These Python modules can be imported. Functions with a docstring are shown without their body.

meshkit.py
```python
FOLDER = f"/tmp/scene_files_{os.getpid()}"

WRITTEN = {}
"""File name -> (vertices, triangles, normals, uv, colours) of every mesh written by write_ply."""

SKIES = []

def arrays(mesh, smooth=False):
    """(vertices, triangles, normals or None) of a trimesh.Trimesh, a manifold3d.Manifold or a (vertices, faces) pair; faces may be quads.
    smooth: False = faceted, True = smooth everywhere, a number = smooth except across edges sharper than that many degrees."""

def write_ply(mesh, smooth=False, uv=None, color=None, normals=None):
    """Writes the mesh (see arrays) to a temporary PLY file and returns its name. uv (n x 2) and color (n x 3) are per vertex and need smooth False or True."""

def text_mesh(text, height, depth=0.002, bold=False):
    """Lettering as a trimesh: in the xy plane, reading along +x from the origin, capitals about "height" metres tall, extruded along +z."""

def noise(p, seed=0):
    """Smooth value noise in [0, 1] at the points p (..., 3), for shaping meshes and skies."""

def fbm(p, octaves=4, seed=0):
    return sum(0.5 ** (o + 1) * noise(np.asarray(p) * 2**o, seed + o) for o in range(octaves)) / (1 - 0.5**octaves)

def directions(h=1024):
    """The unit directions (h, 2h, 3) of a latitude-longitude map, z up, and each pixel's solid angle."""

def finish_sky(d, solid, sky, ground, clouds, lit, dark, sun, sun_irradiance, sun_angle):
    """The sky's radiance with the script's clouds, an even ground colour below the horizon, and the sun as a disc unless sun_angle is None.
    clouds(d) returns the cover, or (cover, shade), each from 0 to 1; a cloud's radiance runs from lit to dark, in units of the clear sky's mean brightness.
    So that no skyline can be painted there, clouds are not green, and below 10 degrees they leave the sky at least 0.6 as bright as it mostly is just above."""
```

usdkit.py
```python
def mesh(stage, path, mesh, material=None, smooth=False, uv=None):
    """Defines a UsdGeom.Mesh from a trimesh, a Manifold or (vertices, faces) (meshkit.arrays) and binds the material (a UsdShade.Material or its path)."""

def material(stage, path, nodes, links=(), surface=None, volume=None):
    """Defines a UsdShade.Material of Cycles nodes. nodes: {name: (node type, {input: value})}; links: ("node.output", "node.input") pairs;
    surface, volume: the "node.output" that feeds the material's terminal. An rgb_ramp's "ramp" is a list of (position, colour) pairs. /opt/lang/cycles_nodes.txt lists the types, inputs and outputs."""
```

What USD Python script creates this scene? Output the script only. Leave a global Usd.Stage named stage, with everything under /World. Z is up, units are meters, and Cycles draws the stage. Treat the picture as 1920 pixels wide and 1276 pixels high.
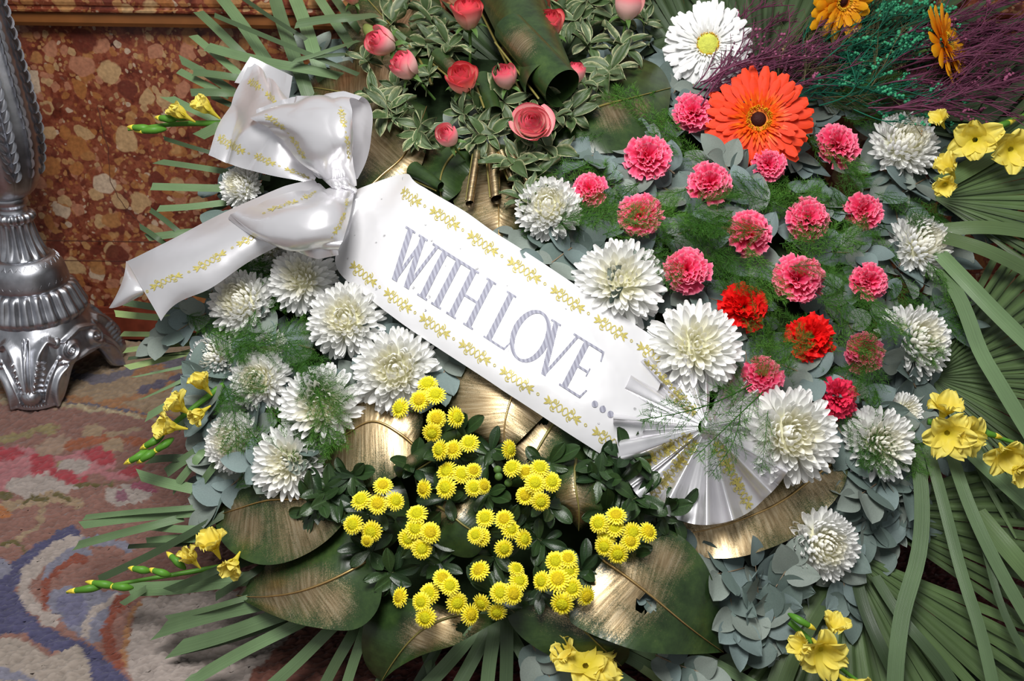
import math, random
import numpy as np, trimesh, shapely, usdkit, meshkit
from shapely.geometry import Polygon, LineString, Point, box as sbox
from shapely.ops import unary_union
from shapely import affinity
from scipy.interpolate import RectBivariateSpline, PchipInterpolator, LinearNDInterpolator
from scipy.spatial import cKDTree
from pxr import Usd, UsdGeom, UsdLux, UsdShade, Gf, Sdf, Vt

stage = Usd.Stage.CreateInMemory()
UsdGeom.SetStageUpAxis(stage, UsdGeom.Tokens.z)
UsdGeom.SetStageMetersPerUnit(stage, 1.0)
stage.SetDefaultPrim(UsdGeom.Xform.Define(stage, '/World').GetPrim())
UsdGeom.Scope.Define(stage, '/World/Looks')
rng = np.random.default_rng(7)
random.seed(7)
PI = math.pi

# ------------------------------------------------------------------ camera
FPX = 1750.0                                     # focal length in pixels of the 1920 x 1276 picture
PITCH, ROLL = math.radians(27.0), math.radians(0.8)
CAM = np.array([0.0, 0.0, 0.80])
_F = np.array([0, math.cos(PITCH), -math.sin(PITCH)])
_U = np.array([0, math.sin(PITCH), math.cos(PITCH)])
_X = np.array([1.0, 0, 0])
RT = _X * math.cos(ROLL) + _U * math.sin(ROLL)
UP = _U * math.cos(ROLL) - _X * math.sin(ROLL)
cam = UsdGeom.Camera.Define(stage, '/World/camera')
cm = np.eye(4); cm[:3, 0], cm[:3, 1], cm[:3, 2], cm[:3, 3] = RT, UP, -_F, CAM
cam.AddTransformOp().Set(Gf.Matrix4d(*cm.T.ravel().tolist()))
cam.CreateHorizontalApertureAttr(36.0)
cam.CreateVerticalApertureAttr(36.0 * 1276 / 1920)
cam.CreateFocalLengthAttr(36.0 * FPX / 1920)
cam.CreateClippingRangeAttr(Gf.Vec2f(0.02, 50))
cam.CreateFStopAttr(9.0)
cam.CreateFocusDistanceAttr(1.12)
cam.CreateExposureAttr(0.0)

# ------------------------------------------------------------------ light: one soft lamp overhead, dim room all round
key = UsdLux.RectLight.Define(stage, '/World/key_lamp')
key.CreateWidthAttr(0.46); key.CreateHeightAttr(0.75)
key.CreateIntensityAttr(30.0); key.CreateColorAttr(Gf.Vec3f(1.0, 0.985, 0.965))
kp, kt = np.array([-0.14, 0.44, 1.64]), np.array([-0.02, 1.02, 0.26])
kz = (kp - kt) / np.linalg.norm(kp - kt); kx = np.cross([0, 1, 0], kz); kx /= np.linalg.norm(kx); ky = np.cross(kz, kx)
km = np.eye(4); km[:3, 0], km[:3, 1], km[:3, 2], km[:3, 3] = kx, ky, kz, kp
key.AddTransformOp().Set(Gf.Matrix4d(*km.T.ravel().tolist()))
dome_light = UsdLux.DomeLight.Define(stage, '/World/room_light')
dome_light.CreateIntensityAttr(0.11); dome_light.CreateColorAttr(Gf.Vec3f(0.95, 0.97, 1.0))

# ------------------------------------------------------------------ the plane the wreath leans in, and points on it
TILT = math.atan(0.75)
PN = np.array([0, -math.sin(TILT), math.cos(TILT)])
PV = np.array([0, math.cos(TILT), math.sin(TILT)])
P0 = np.array([0.0, 1.06, 0.26])
DC = np.array([0.045, 0.02]); DR = np.array([0.47, 0.50]); DH = 0.10
WALL_Y, LEDGE_Z = 1.565, 0.563

def dome(a, b):
    r2 = ((a - DC[0]) / DR[0]) ** 2 + ((b - DC[1]) / DR[1]) ** 2
    return DH * np.clip(1 - r2, -0.25, 1)
def ray(px, py):
    px, py = np.asarray(px, float), np.asarray(py, float)
    return _F + ((px - 960) / FPX)[..., None] * RT - ((py - 638) / FPX)[..., None] * UP
def pt(px, py, e=0.0, on_dome=True):
    """The point seen at a place of the photograph that lies e above the wreath's cushion (or above its flat back)."""
    d = ray(px, py); e = np.asarray(e, float); h = np.zeros(np.broadcast(d[..., 0], e).shape) + e
    for _ in range(9 if on_dome else 1):
        t = ((P0 - CAM) @ PN + h) / (d @ PN)
        p = CAM + d * t[..., None]
        if on_dome:
            h = e + dome(p[..., 0] - P0[0], (p - P0) @ PV)
    return p
def on_floor(px, py, z=0.0):
    d = ray(px, py); t = (z - CAM[2]) / d[..., 2]
    return CAM + d * t[..., None]
def project(p):
    q = np.asarray(p) - CAM; z = q @ _F
    return np.stack([960 + FPX * (q @ RT) / z, 638 - FPX * (q @ UP) / z], -1)
def unit(v):
    v = np.asarray(v, float); return v / np.maximum(np.linalg.norm(v, axis=-1, keepdims=True), 1e-12)
def dome_normal(p):
    a, b = p[0] - P0[0], (p - P0) @ PV; k = 1e-3
    ga, gb = (dome(a + k, b) - dome(a - k, b)) / (2 * k), (dome(a, b + k) - dome(a, b - k)) / (2 * k)
    return unit(PN - ga * _X - gb * PV)
def mpp(p):
    return float((p - CAM) @ _F) / FPX
def frame(px, py, e, size_px, spin=0.0, tilt=(0, 0), flat=0.35, on_dome=True, face=0.0):
    """A matrix that stands a unit flower at the point, turned to the cushion's normal and tipped to the right / downwards by tilt."""
    p = pt(px, py, e, on_dome); n = unit(flat * PN + (1 - flat) * dome_normal(p) + face * unit(CAM - p) + tilt[0] * RT - tilt[1] * UP)
    x = unit(RT - n * (RT @ n)); y = np.cross(n, x)
    c, s = math.cos(spin), math.sin(spin)
    m = np.eye(4); k = size_px * mpp(p)
    m[:3, 0], m[:3, 1], m[:3, 2], m[:3, 3] = (c * x + s * y) * k, (-s * x + c * y) * k, n * k, p
    return m

# ------------------------------------------------------------------ prims
_used, LABELS = {}, {}
def numbered(base):
    n = _used.get(base, -1) + 1; _used[base] = n
    return base if n == 0 else f'{base}_{n:03d}'
def note(prim, label=None, cat=None, group=None, kind=None):
    for k, v in (('label', label), ('category', cat), ('group', group), ('kind', kind)):
        if v: prim.SetCustomDataByKey(k, v)
def thing(name, label, cat, m=None, group=None, kind=None):
    x = UsdGeom.Xform.Define(stage, numbered('/World/' + name))
    mm = np.eye(4) if m is None else (np.block([[np.eye(3), np.asarray(m, float).reshape(3, 1)], [np.zeros((1, 3)), 1]]) if np.ndim(m) == 1 else m)
    x.AddTransformOp().Set(Gf.Matrix4d(*mm.T.ravel().tolist()))
    note(x.GetPrim(), label, cat, group, kind)
    return x.GetPrim()
def copy(src, label, m, group=None):
    p = thing(src.GetName()[:-4] if src.GetName()[-3:].isdigit() else src.GetName(), label, src.GetCustomDataByKey('category'), m, group)
    p.GetReferences().AddInternalReference(src.GetPath()); p.SetInstanceable(True)
    return p
def part(parent, name, mesh, mat, smooth=True, uv=None, attrs=None, kind=None, label=None, origin=None):
    path = numbered((str(parent.GetPath()) if parent is not None else '/World') + '/' + name)
    if origin is not None:
        v, f = (mesh.vertices, mesh.faces) if hasattr(mesh, 'vertices') else mesh
        mesh = (np.asarray(v) - origin, f)
    g = usdkit.mesh(stage, path, mesh, mat, smooth=smooth, uv=uv)
    g.CreateDoubleSidedAttr(True)
    for k, a in (attrs or {}).items():
        a = np.asarray(a, np.float32); api = UsdGeom.PrimvarsAPI(g)
        if a.ndim == 1: api.CreatePrimvar(k, Sdf.ValueTypeNames.FloatArray, 'vertex').Set(Vt.FloatArray.FromNumpy(a))
        else: api.CreatePrimvar(k, Sdf.ValueTypeNames.Color3fArray, 'vertex').Set(Vt.Vec3fArray.FromNumpy(a))
    note(g.GetPrim(), label, None, None, kind)
    return g.GetPrim()

# ------------------------------------------------------------------ mesh helpers
def lin(r, g=None, b=None):
    c = np.array(r if g is None else (r, g, b), float) / 255
    return tuple(np.where(c <= 0.04045, c / 12.92, ((c + 0.055) / 1.055) ** 2.4))
def grid_faces(m, n, wrap=False):
    i, j = np.meshgrid(np.arange(m - 1), np.arange(n if wrap else n - 1), indexing='ij')
    j2 = (j + 1) % n
    return np.stack([i * n + j, i * n + j2, (i + 1) * n + j2, (i + 1) * n + j], -1).reshape(-1, 4)
def tri(f):
    f = np.asarray(f); return np.vstack([f[:, [0, 1, 2]], f[:, [0, 2, 3]]]) if f.shape[1] == 4 else f
def grid(P):
    m, n = P.shape[:2]
    u, v = np.meshgrid(np.linspace(0, 1, m), np.linspace(0, 1, n), indexing='ij')
    return (P.reshape(-1, 3), tri(grid_faces(m, n))), np.stack([v, u], -1).reshape(-1, 2)
def merge(parts):
    vs, fs, k = [], [], 0
    for v, f in parts:
        vs.append(np.asarray(v)); fs.append(tri(f) + k); k += len(v)
    return np.vstack(vs), np.vstack(fs)
def xform(mesh, m):
    return np.asarray(mesh[0]) @ m[:3, :3].T + m[:3, 3], mesh[1]
def curve(pts, n, k=None):
    """n points along a smooth curve through pts."""
    pts = np.asarray(pts, float)
    if len(pts) == 2: return pts[0] + (pts[1] - pts[0]) * np.linspace(0, 1, n)[:, None]
    s = np.r_[0, np.cumsum(np.linalg.norm(np.diff(pts[:, :2] if pts[:, :2].std() > 0 else pts, axis=0), axis=1) + 1e-9)]
    if len(pts) >= 3:
        from scipy.interpolate import CubicSpline, Akima1DInterpolator
        f = CubicSpline(s, pts, bc_type='natural') if len(pts) < 5 else Akima1DInterpolator(s, pts)
    return f(np.linspace(0, s[-1], n))
def tube(P, r, sides=6, cap=True):
    P = np.asarray(P, float); n = len(P); r = np.broadcast_to(np.asarray(r, float), n)
    t = unit(np.gradient(P, axis=0)); a = np.cross(t, [0.31, 0.17, 0.93]); a = unit(a); b = np.cross(t, a)
    th = np.arange(sides) * 2 * PI / sides
    V = P[:, None] + r[:, None, None] * (np.cos(th)[None, :, None] * a[:, None] + np.sin(th)[None, :, None] * b[:, None])
    V = V.reshape(-1, 3); F = tri(grid_faces(n, sides, True))
    if cap:
        V = np.vstack([V, P[0], P[-1]]); k = n * sides; i = np.arange(sides); j = (i + 1) % sides
        F = np.vstack([F, np.stack([i * 0 + k, j, i], -1), np.stack([i * 0 + k + 1, i + (n - 1) * sides, j + (n - 1) * sides], -1)])
    return V, F
def ball(c, r, sub=1):
    s = trimesh.creation.icosphere(subdivisions=sub, radius=1.0)
    return s.vertices * np.asarray(r) + np.asarray(c), s.faces
def boxm(lo, hi):
    b = trimesh.creation.box(bounds=[lo, hi]); return b.vertices, b.faces
def lathe(prof, n=48):
    prof = np.asarray(prof, float); th = np.arange(n) * 2 * PI / n
    V = np.stack([prof[:, 0:1] * np.cos(th), prof[:, 0:1] * np.sin(th), np.repeat(prof[:, 1:2], n, 1)], -1)
    return V.reshape(-1, 3), tri(grid_faces(len(prof), n, True))
def smoothstep(a, b, x):
    t = np.clip((x - a) / (b - a), 0, 1); return t * t * (3 - 2 * t)
def petal(L, w, prof, rows=5, cols=3, e0=0.0, bend=0.0, cup=0.0, ruffle=0.0, tip_bend=0.0, seed=0):
    """A petal along +x: width w * prof(t), rising at angle e0 and bending by bend over its length, its edges lifted by cup."""
    t = np.linspace(0, 1, rows); s = np.linspace(-1, 1, cols)
    ang = e0 + bend * t + tip_bend * t ** 3
    dx = np.r_[0, np.cumsum(np.cos((ang[1:] + ang[:-1]) / 2))] * L / (rows - 1)
    dz = np.r_[0, np.cumsum(np.sin((ang[1:] + ang[:-1]) / 2))] * L / (rows - 1)
    hw = w / 2 * prof(t)
    lift = cup * hw[:, None] * (s[None] ** 2)
    if ruffle:
        ph = seed * 1.7
        lift = lift + ruffle * (t[:, None] ** 1.5) * np.sin(s[None] * 7.1 + ph) * np.cos(t[:, None] * 5 + ph * 1.3)
    P = np.stack([dx[:, None] - np.sin(ang)[:, None] * lift, hw[:, None] * s[None], dz[:, None] + np.cos(ang)[:, None] * lift], -1)
    return P
def rotz(P, a):
    c, s = math.cos(a), math.sin(a)
    return np.stack([P[..., 0] * c - P[..., 1] * s, P[..., 0] * s + P[..., 1] * c, P[..., 2]], -1)

# ------------------------------------------------------------------ materials
LK = '/World/Looks/'
def mat(name, nodes, links, surface):
    return usdkit.material(stage, LK + name, nodes, links, surface=surface)
def soft(name, stops, axis='y', rough=0.55, transl=0.25, vary=0.12, scale=60.0, spec=0.35, bump=0.0, bump_scale=300, stretch=(1, 1, 1), coat=0.0):
    """Petals and leaves: a colour ramp along (y) or across (x) the piece's own UV, slightly varied per piece and by noise, part of the light passing through."""
    n = {'uv': ('uvmap', {'attribute': 'st'}), 'sx': ('separate_xyz', {}), 'ramp': ('rgb_ramp', {'ramp': stops}),
         'geo': ('texture_coordinate', {}), 'mp': ('mapping', {'scale': stretch}), 'nz': ('noise_texture', {'scale': scale, 'detail': 4.0}), 'oi': ('object_info', {}),
         'm1': ('math', {'math_type': 'multiply_add', 'value2': vary * 2, 'value3': 1 - vary}), 'm2': ('math', {'math_type': 'multiply_add', 'value2': vary * 1.2, 'value3': 1 - vary * 0.6}),
         'mm': ('math', {'math_type': 'multiply'}), 'hsv': ('hsv', {}), 'p': ('principled_bsdf', {'roughness': rough, 'specular_ior_level': spec, 'coat_weight': coat, 'coat_roughness': 0.25}),
         't': ('translucent_bsdf', {}), 'mix': ('mix_closure', {'fac': transl})}
    l = [('uv.UV', 'sx.vector'), ('sx.' + axis, 'ramp.fac'), ('geo.object', 'mp.vector'), ('mp.vector', 'nz.vector'), ('nz.fac', 'm1.value1'), ('oi.random', 'm2.value1'),
         ('m1.value', 'mm.value1'), ('m2.value', 'mm.value2'), ('mm.value', 'hsv.value'), ('ramp.color', 'hsv.color'), ('hsv.color', 'p.base_color'), ('hsv.color', 't.color'),
         ('p.BSDF', 'mix.closure1'), ('t.BSDF', 'mix.closure2')]
    if bump:
        n['nb'] = ('noise_texture', {'scale': bump_scale, 'detail': 3.0}); n['bp'] = ('bump', {'strength': bump, 'distance': 0.002})
        l += [('mp.vector', 'nb.vector'), ('nb.fac', 'bp.height'), ('bp.normal', 'p.normal')]
    return mat(name, n, l, 'mix.closure')
def plain(name, color, rough=0.5, metallic=0.0, spec=0.5, vary=0.0, scale=40.0, bump=0.0, bump_scale=200.0):
    n = {'p': ('principled_bsdf', {'base_color': color, 'roughness': rough, 'metallic': metallic, 'specular_ior_level': spec})}; l = []
    if vary or bump:
        n['tc'] = ('texture_coordinate', {})
    if vary:
        n['nz'] = ('noise_texture', {'scale': scale, 'detail': 5.0}); c = np.array(color)
        n['rp'] = ('rgb_ramp', {'ramp': [(0.25, tuple(c * (1 - vary))), (0.75, tuple(np.minimum(c * (1 + vary), 1)))]})
        l += [('tc.object', 'nz.vector'), ('nz.fac', 'rp.fac'), ('rp.color', 'p.base_color')]
    if bump:
        n['nb'] = ('noise_texture', {'scale': bump_scale, 'detail': 4.0}); n['bp'] = ('bump', {'strength': bump, 'distance': 0.002})
        l += [('tc.object', 'nb.vector'), ('nb.fac', 'bp.height'), ('bp.normal', 'p.normal')]
    return mat(name, n, l, 'p.BSDF')
# ================================================================== the setting
def marble(name, dark=1.0):
    n = {'gpos': ('geometry', {}), 'wn': ('noise_texture', {'scale': 26.0, 'detail': 3.0}), 'ws': ('vector_math', {'math_type': 'scale', 'scale': 0.03}), 'wa': ('vector_math', {'math_type': 'add'}),
         'base': ('noise_texture', {'scale': 30.0, 'detail': 8.0, 'roughness': 0.65}),
         'br': ('rgb_ramp', {'ramp': [(0.30, lin(52, 24, 18)), (0.44, lin(118, 54, 38)), (0.55, lin(150, 84, 60)), (0.64, lin(118, 48, 32)), (0.78, lin(172, 124, 92))]}),
         'p': ('principled_bsdf', {'roughness': 0.32, 'specular_ior_level': 0.4})}
    l = [('gpos.position', 'wn.vector'), ('wn.color', 'ws.vector1'), ('gpos.position', 'wa.vector1'), ('ws.vector', 'wa.vector2'), ('gpos.position', 'base.vector'), ('base.fac', 'br.fac')]
    prev = 'br.color'
    lay = [('d', 130, 0.40, 0.40, 0.75), ('c', 70, 0.42, 0.42, 0.85), ('b', 34, 0.46, 0.43, 0.92), ('a', 22, 0.60, 0.42, 0.95)]
    for k, sc, thr, rad, op in lay:
        n['v' + k] = ('voronoi_texture', {'scale': float(sc), 'randomness': 0.95}); n['s' + k] = ('separate_color', {})
        n['d' + k] = ('map_range', {'from_min': rad + 0.05, 'from_max': rad, 'to_min': 0.0, 'to_max': op, 'clamp': True})
        n['t' + k] = ('math', {'math_type': 'greater_than', 'value2': thr}); n['f' + k] = ('math', {'math_type': 'multiply'})
        n['r' + k] = ('rgb_ramp', {'interpolate': False, 'ramp': [(0.0, lin(178, 124, 76)), (0.2, lin(190, 142, 92)), (0.34, lin(140, 74, 52)), (0.45, lin(172, 112, 64)), (0.60, lin(184, 126, 98)), (0.72, lin(196, 160, 116)), (0.86, lin(112, 54, 42)), (0.93, lin(208, 184, 158))]})
        n['m' + k] = ('mix_color', {})
        l += [('wa.vector', f'v{k}.vector'), (f'v{k}.color', f's{k}.color'), (f'v{k}.distance', f'd{k}.value'), (f's{k}.r', f't{k}.value1'), (f'd{k}.result', f'f{k}.value1'), (f't{k}.value', f'f{k}.value2'),
              (f's{k}.g', f'r{k}.fac'), (f'f{k}.value', f'm{k}.fac'), (prev, f'm{k}.a'), (f'r{k}.color', f'm{k}.b')]
        prev = f'm{k}.result'
    n['fn'] = ('noise_texture', {'scale': 190.0, 'detail': 5.0}); n['hs'] = ('hsv', {}); n['mr'] = ('map_range', {'from_min': 0.3, 'from_max': 0.7, 'to_min': 0.72 * dark, 'to_max': 1.12 * dark})
    l += [('gpos.position', 'fn.vector'), ('fn.fac', 'mr.value'), ('mr.result', 'hs.value'), (prev, 'hs.color'), ('hs.color', 'p.base_color')]
    return mat(name, n, l, 'p.BSDF')
M_marble = marble('breccia_marble', 0.76)
M_fascia = plain('brown_moulding', lin(118, 72, 34), 0.45, 0.0, 0.4, 0.2, 30)
M_plinth = plain('plinth_stone', lin(106, 48, 32), 0.4, 0.0, 0.4, 0.35, 40)
M_seam = plain('marble_joint', lin(78, 42, 30), 0.8)

wall = thing('wall_back', 'red and ochre breccia marble face of the altar base', 'wall', kind='structure')
part(wall, 'marble_panel', boxm([-2.2, WALL_Y, 0.06], [2.2, WALL_Y + 0.15, LEDGE_Z]), M_marble, smooth=False)
part(wall, 'skirting', merge([boxm([-2.2, WALL_Y - 0.012, 0], [2.2, WALL_Y + 0.14, 0.052]), boxm([-2.2, WALL_Y - 0.006, 0.052], [2.2, WALL_Y + 0.1, 0.062])]), M_plinth, smooth=False)
for z in (0.19, 0.152):
    part(wall, 'joint', boxm([-2.2, WALL_Y - 0.0006, z], [2.2, WALL_Y + 0.02, z + 0.0012]), M_seam, smooth=False)
cr = curve([(-0.70, 0.43), (-0.695, 0.36), (-0.70, 0.30), (-0.665, 0.23), (-0.64, 0.20)], 26) + np.c_[rng.normal(0, .0012, 26), np.zeros(26)]
part(wall, 'crack', tube(np.c_[cr[:, 0], np.full(26, WALL_Y), cr[:, 1]], 0.0007, 5), M_seam)
led = thing('trim_1', 'projecting marble ledge with a brown moulding under its edge', 'ledge', kind='structure')
pr = [(WALL_Y - 0.026, LEDGE_Z + 0.020), (WALL_Y - 0.033, LEDGE_Z + 0.023), (WALL_Y - 0.034, LEDGE_Z + 0.026), (WALL_Y - 0.029, LEDGE_Z + 0.0275), (WALL_Y - 0.029, LEDGE_Z + 0.031), (WALL_Y - 0.032, LEDGE_Z + 0.033), (WALL_Y - 0.034, LEDGE_Z + 0.038),
      (WALL_Y - 0.034, LEDGE_Z + 0.20), (WALL_Y + 0.3, LEDGE_Z + 0.20), (WALL_Y + 0.3, LEDGE_Z + 0.020)]
def extr(pr, x0, x1):
    n = len(pr); V = np.array([(x, y, z) for x in (x0, x1) for y, z in pr]); i = np.arange(n); j = (i + 1) % n
    poly = Polygon(pr); v2, f2 = trimesh.creation.triangulate_polygon(poly, engine='earcut')
    caps = [(np.c_[np.full(len(v2), x), v2], f2) for x in (x0, x1)]
    return merge([(V, tri(np.stack([i, j, j + n, i + n], -1)))] + caps)
part(led, 'marble_slab', extr(pr, -2.2, 2.2), M_marble, smooth=False)
part(led, 'moulding', extr([(WALL_Y - 0.022, LEDGE_Z), (WALL_Y - 0.026, LEDGE_Z + 0.006), (WALL_Y - 0.026, LEDGE_Z + 0.020), (WALL_Y + 0.1, LEDGE_Z + 0.020), (WALL_Y + 0.1, LEDGE_Z)], -2.2, 2.2), M_fascia, smooth=False)

# floor under the carpet
M_floor = plain('dark_floor', lin(58, 34, 26), 0.6, 0, 0.3, 0.3, 20)
fl = part(None, 'floor', boxm([-3, -1.2, -0.03], [3, WALL_Y + 0.14, -0.009]), M_floor, smooth=False)
note(fl, 'dark stone floor under the carpet', 'floor', None, 'structure')

# ------------------------------------------------------------------ the carpet: its woven pattern is vertex colour on a fine, tufted surface
def band(pts, w, col, ragged=5, amp=6):
    return (LineString(curve(pts, 60)).buffer(w / 2), col, ragged, amp)
def area(pts, col, amp=6):
    return (Polygon(curve(list(pts) + [pts[0]], 90)).buffer(0), col, 5, amp)
C_pink, C_blue, C_grey, C_rust, C_slate, C_ochre = (142, 96, 82), (76, 74, 110), (168, 152, 142), (140, 66, 42), (122, 120, 138), (166, 112, 62)
C_red, C_rose, C_green, C_olive, C_sand = (172, 44, 56), (178, 104, 108), (146, 128, 78), (104, 92, 46), (160, 132, 98)
PAT = [
    (Polygon([(-400, 600), (2300, 600), (2300, 900), (1000, 860), (420, 800), (180, 768), (0, 752), (-400, 725)]), C_sand, 5, 3),
    band([(-60, 700), (90, 690), (190, 705), (260, 690), (340, 668)], 18, (112, 104, 116)), band([(200, 752), (270, 735), (330, 712), (310, 690), (250, 700)], 12, C_ochre), band([(260, 730), (330, 705), (420, 690)], 13, (96, 88, 108)),
    band([(-80, 724), (10, 730), (120, 742), (190, 752), (270, 770), (420, 795)], 12, C_ochre, 3, 3), band([(-80, 742), (10, 745), (130, 757), (200, 766), (290, 785), (420, 806)], 5, (178, 160, 120), 3, 2),
    band([(120, 748), (200, 758), (300, 776), (400, 792)], 4, (92, 90, 108), 3, 6),
    # flower heads woven in the pink field
    area([(-30, 840), (40, 832), (95, 850), (100, 880), (60, 905), (-30, 915)], C_rose), area([(-30, 838), (20, 834), (50, 842), (25, 856), (-30, 858)], C_red), area([(55, 852), (95, 850), (100, 872), (66, 884)], C_red),
    area([(105, 850), (150, 842), (210, 848), (215, 870), (160, 888), (110, 880)], C_rose), area([(150, 843), (212, 846), (218, 860), (190, 866)], C_red), area([(108, 862), (140, 855), (168, 864), (160, 878), (116, 880)], C_grey),
    area([(8, 900), (50, 888), (120, 888), (160, 905), (120, 920), (30, 925)], C_grey), area([(88, 880), (125, 876), (150, 892), (166, 890), (150, 905), (110, 895)], C_red), area([(186, 884), (215, 878), (265, 876), (262, 888), (200, 895)], C_rose), area([(222, 880), (268, 872), (266, 884)], C_red),
    area([(196, 918), (230, 905), (282, 912), (275, 932), (230, 943), (200, 936)], C_grey), area([(214, 918), (232, 914), (240, 928), (222, 934)], (140, 88, 104)), band([(250, 905), (275, 910), (290, 915)], 10, (150, 70, 92)),
    band([(0, 820), (40, 812), (75, 800), (100, 806)], 12, C_green), band([(60, 800), (110, 795)], 9, C_green), area([(66, 832), (95, 815), (130, 818), (120, 840), (70, 845)], (160, 128, 104)), area([(150, 812), (180, 790), (192, 798), (172, 822)], C_sand), band([(190, 815), (230, 805), (258, 800)], 7, C_sand),
    band([(130, 832), (190, 820), (270, 825)], 16, (158, 84, 44)), area([(186, 826), (230, 822), (232, 836), (192, 840)], C_sand), band([(110, 862), (106, 872)], 6, C_green),
    band([(10, 948), (60, 935), (100, 930), (150, 938)], 20, C_sand), band([(40, 940), (60, 928), (90, 934)], 8, C_olive), band([(100, 925), (130, 930)], 8, C_olive), band([(145, 905), (180, 903), (206, 907)], 8, C_olive), band([(-20, 922), (14, 925)], 16, C_olive), band([(-20, 958), (12, 957)], 16, (176, 102, 36)),
    band([(78, 945), (72, 975), (45, 1000), (10, 1022)], 9, C_sand), band([(0, 1020), (30, 1012), (45, 1030)], 8, C_olive),
    # the big blue and grey scroll
    band([(131, 1000), (95, 1018), (60, 1042), (27, 1068), (8, 1090), (-20, 1110)], 34, C_blue), area([(-60, 1040), (10, 1050), (25, 1100), (70, 1160), (135, 1195), (160, 1200), (215, 1245), (245, 1300), (150, 1300), (146, 1225), (95, 1215), (45, 1185), (-60, 1185)], C_blue),
    area([(-40, 1050), (6, 1046), (22, 1062), (0, 1080), (-40, 1085)], C_slate), band([(150, 1008), (112, 1024), (78, 1045), (48, 1078), (44, 1105), (66, 1135), (96, 1160)], 25, C_grey), band([(165, 1030), (130, 1036), (100, 1055), (84, 1080)], 16, C_slate), band([(155, 1005), (200, 1010), (240, 1022)], 16, C_slate),
    band([(160, 1042), (120, 1055), (92, 1082), (84, 1112), (84, 1135)], 13, C_rust), area([(90, 1110), (130, 1092), (165, 1096), (235, 1112), (225, 1130), (198, 1160), (192, 1195), (150, 1190), (115, 1160), (92, 1135)], C_slate), area([(104, 1118), (150, 1106), (158, 1150), (138, 1172), (112, 1146)], (104, 102, 132)),
    band([(225, 1118), (190, 1130), (168, 1150), (160, 1185)], 15, C_grey), band([(238, 1118), (212, 1142), (200, 1170), (206, 1205), (228, 1245)], 19, C_rust), band([(258, 1130), (240, 1160), (236, 1190), (232, 1225), (240, 1245)], 11, C_ochre),
    (Polygon([(265, 1118), (330, 1108), (420, 1100), (560, 1110), (560, 1200), (430, 1320), (255, 1320), (236, 1245), (240, 1190)]), C_grey, 5, 6),
    area([(-60, 1196), (45, 1196), (100, 1224), (115, 1216), (148, 1206), (165, 1240), (178, 1300), (-60, 1320)], (160, 144, 130)), band([(-20, 1255), (50, 1270), (90, 1295)], 18, C_slate),
    band([(-760, 1010), (-600, 960), (-420, 1010), (-330, 1100), (-200, 1120), (-60, 1090)], 40, C_blue), band([(-740, 1060), (-600, 1010), (-450, 1050), (-360, 1140), (-220, 1165)], 26, C_grey), area([(-420, 850), (-300, 820), (-180, 850), (-200, 905), (-330, 920)], C_rose), area([(-300, 830), (-240, 825), (-230, 860), (-290, 870)], C_red), band([(-560, 900), (-450, 880), (-400, 905)], 14, C_green),
    (Polygon([(440, 1290), (560, 1170), (700, 1140), (1000, 1150), (1000, 1400), (400, 1400)]), (124, 72, 56), 5, 8),
]
gx, gy = np.meshgrid(np.linspace(-1.75, 1.5, 940), np.r_[np.linspace(0.45, 1.10, 330), np.linspace(1.103, WALL_Y - 0.014, 120)], indexing='ij')
gp = np.stack([gx, gy, np.zeros_like(gx)], -1)
warp = np.stack([meshkit.fbm(gp * 75, 3, 1) - .5, meshkit.fbm(gp * 75 + 9, 3, 2) - .5], -1) * 14
gpx = project(gp) + warp
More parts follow.
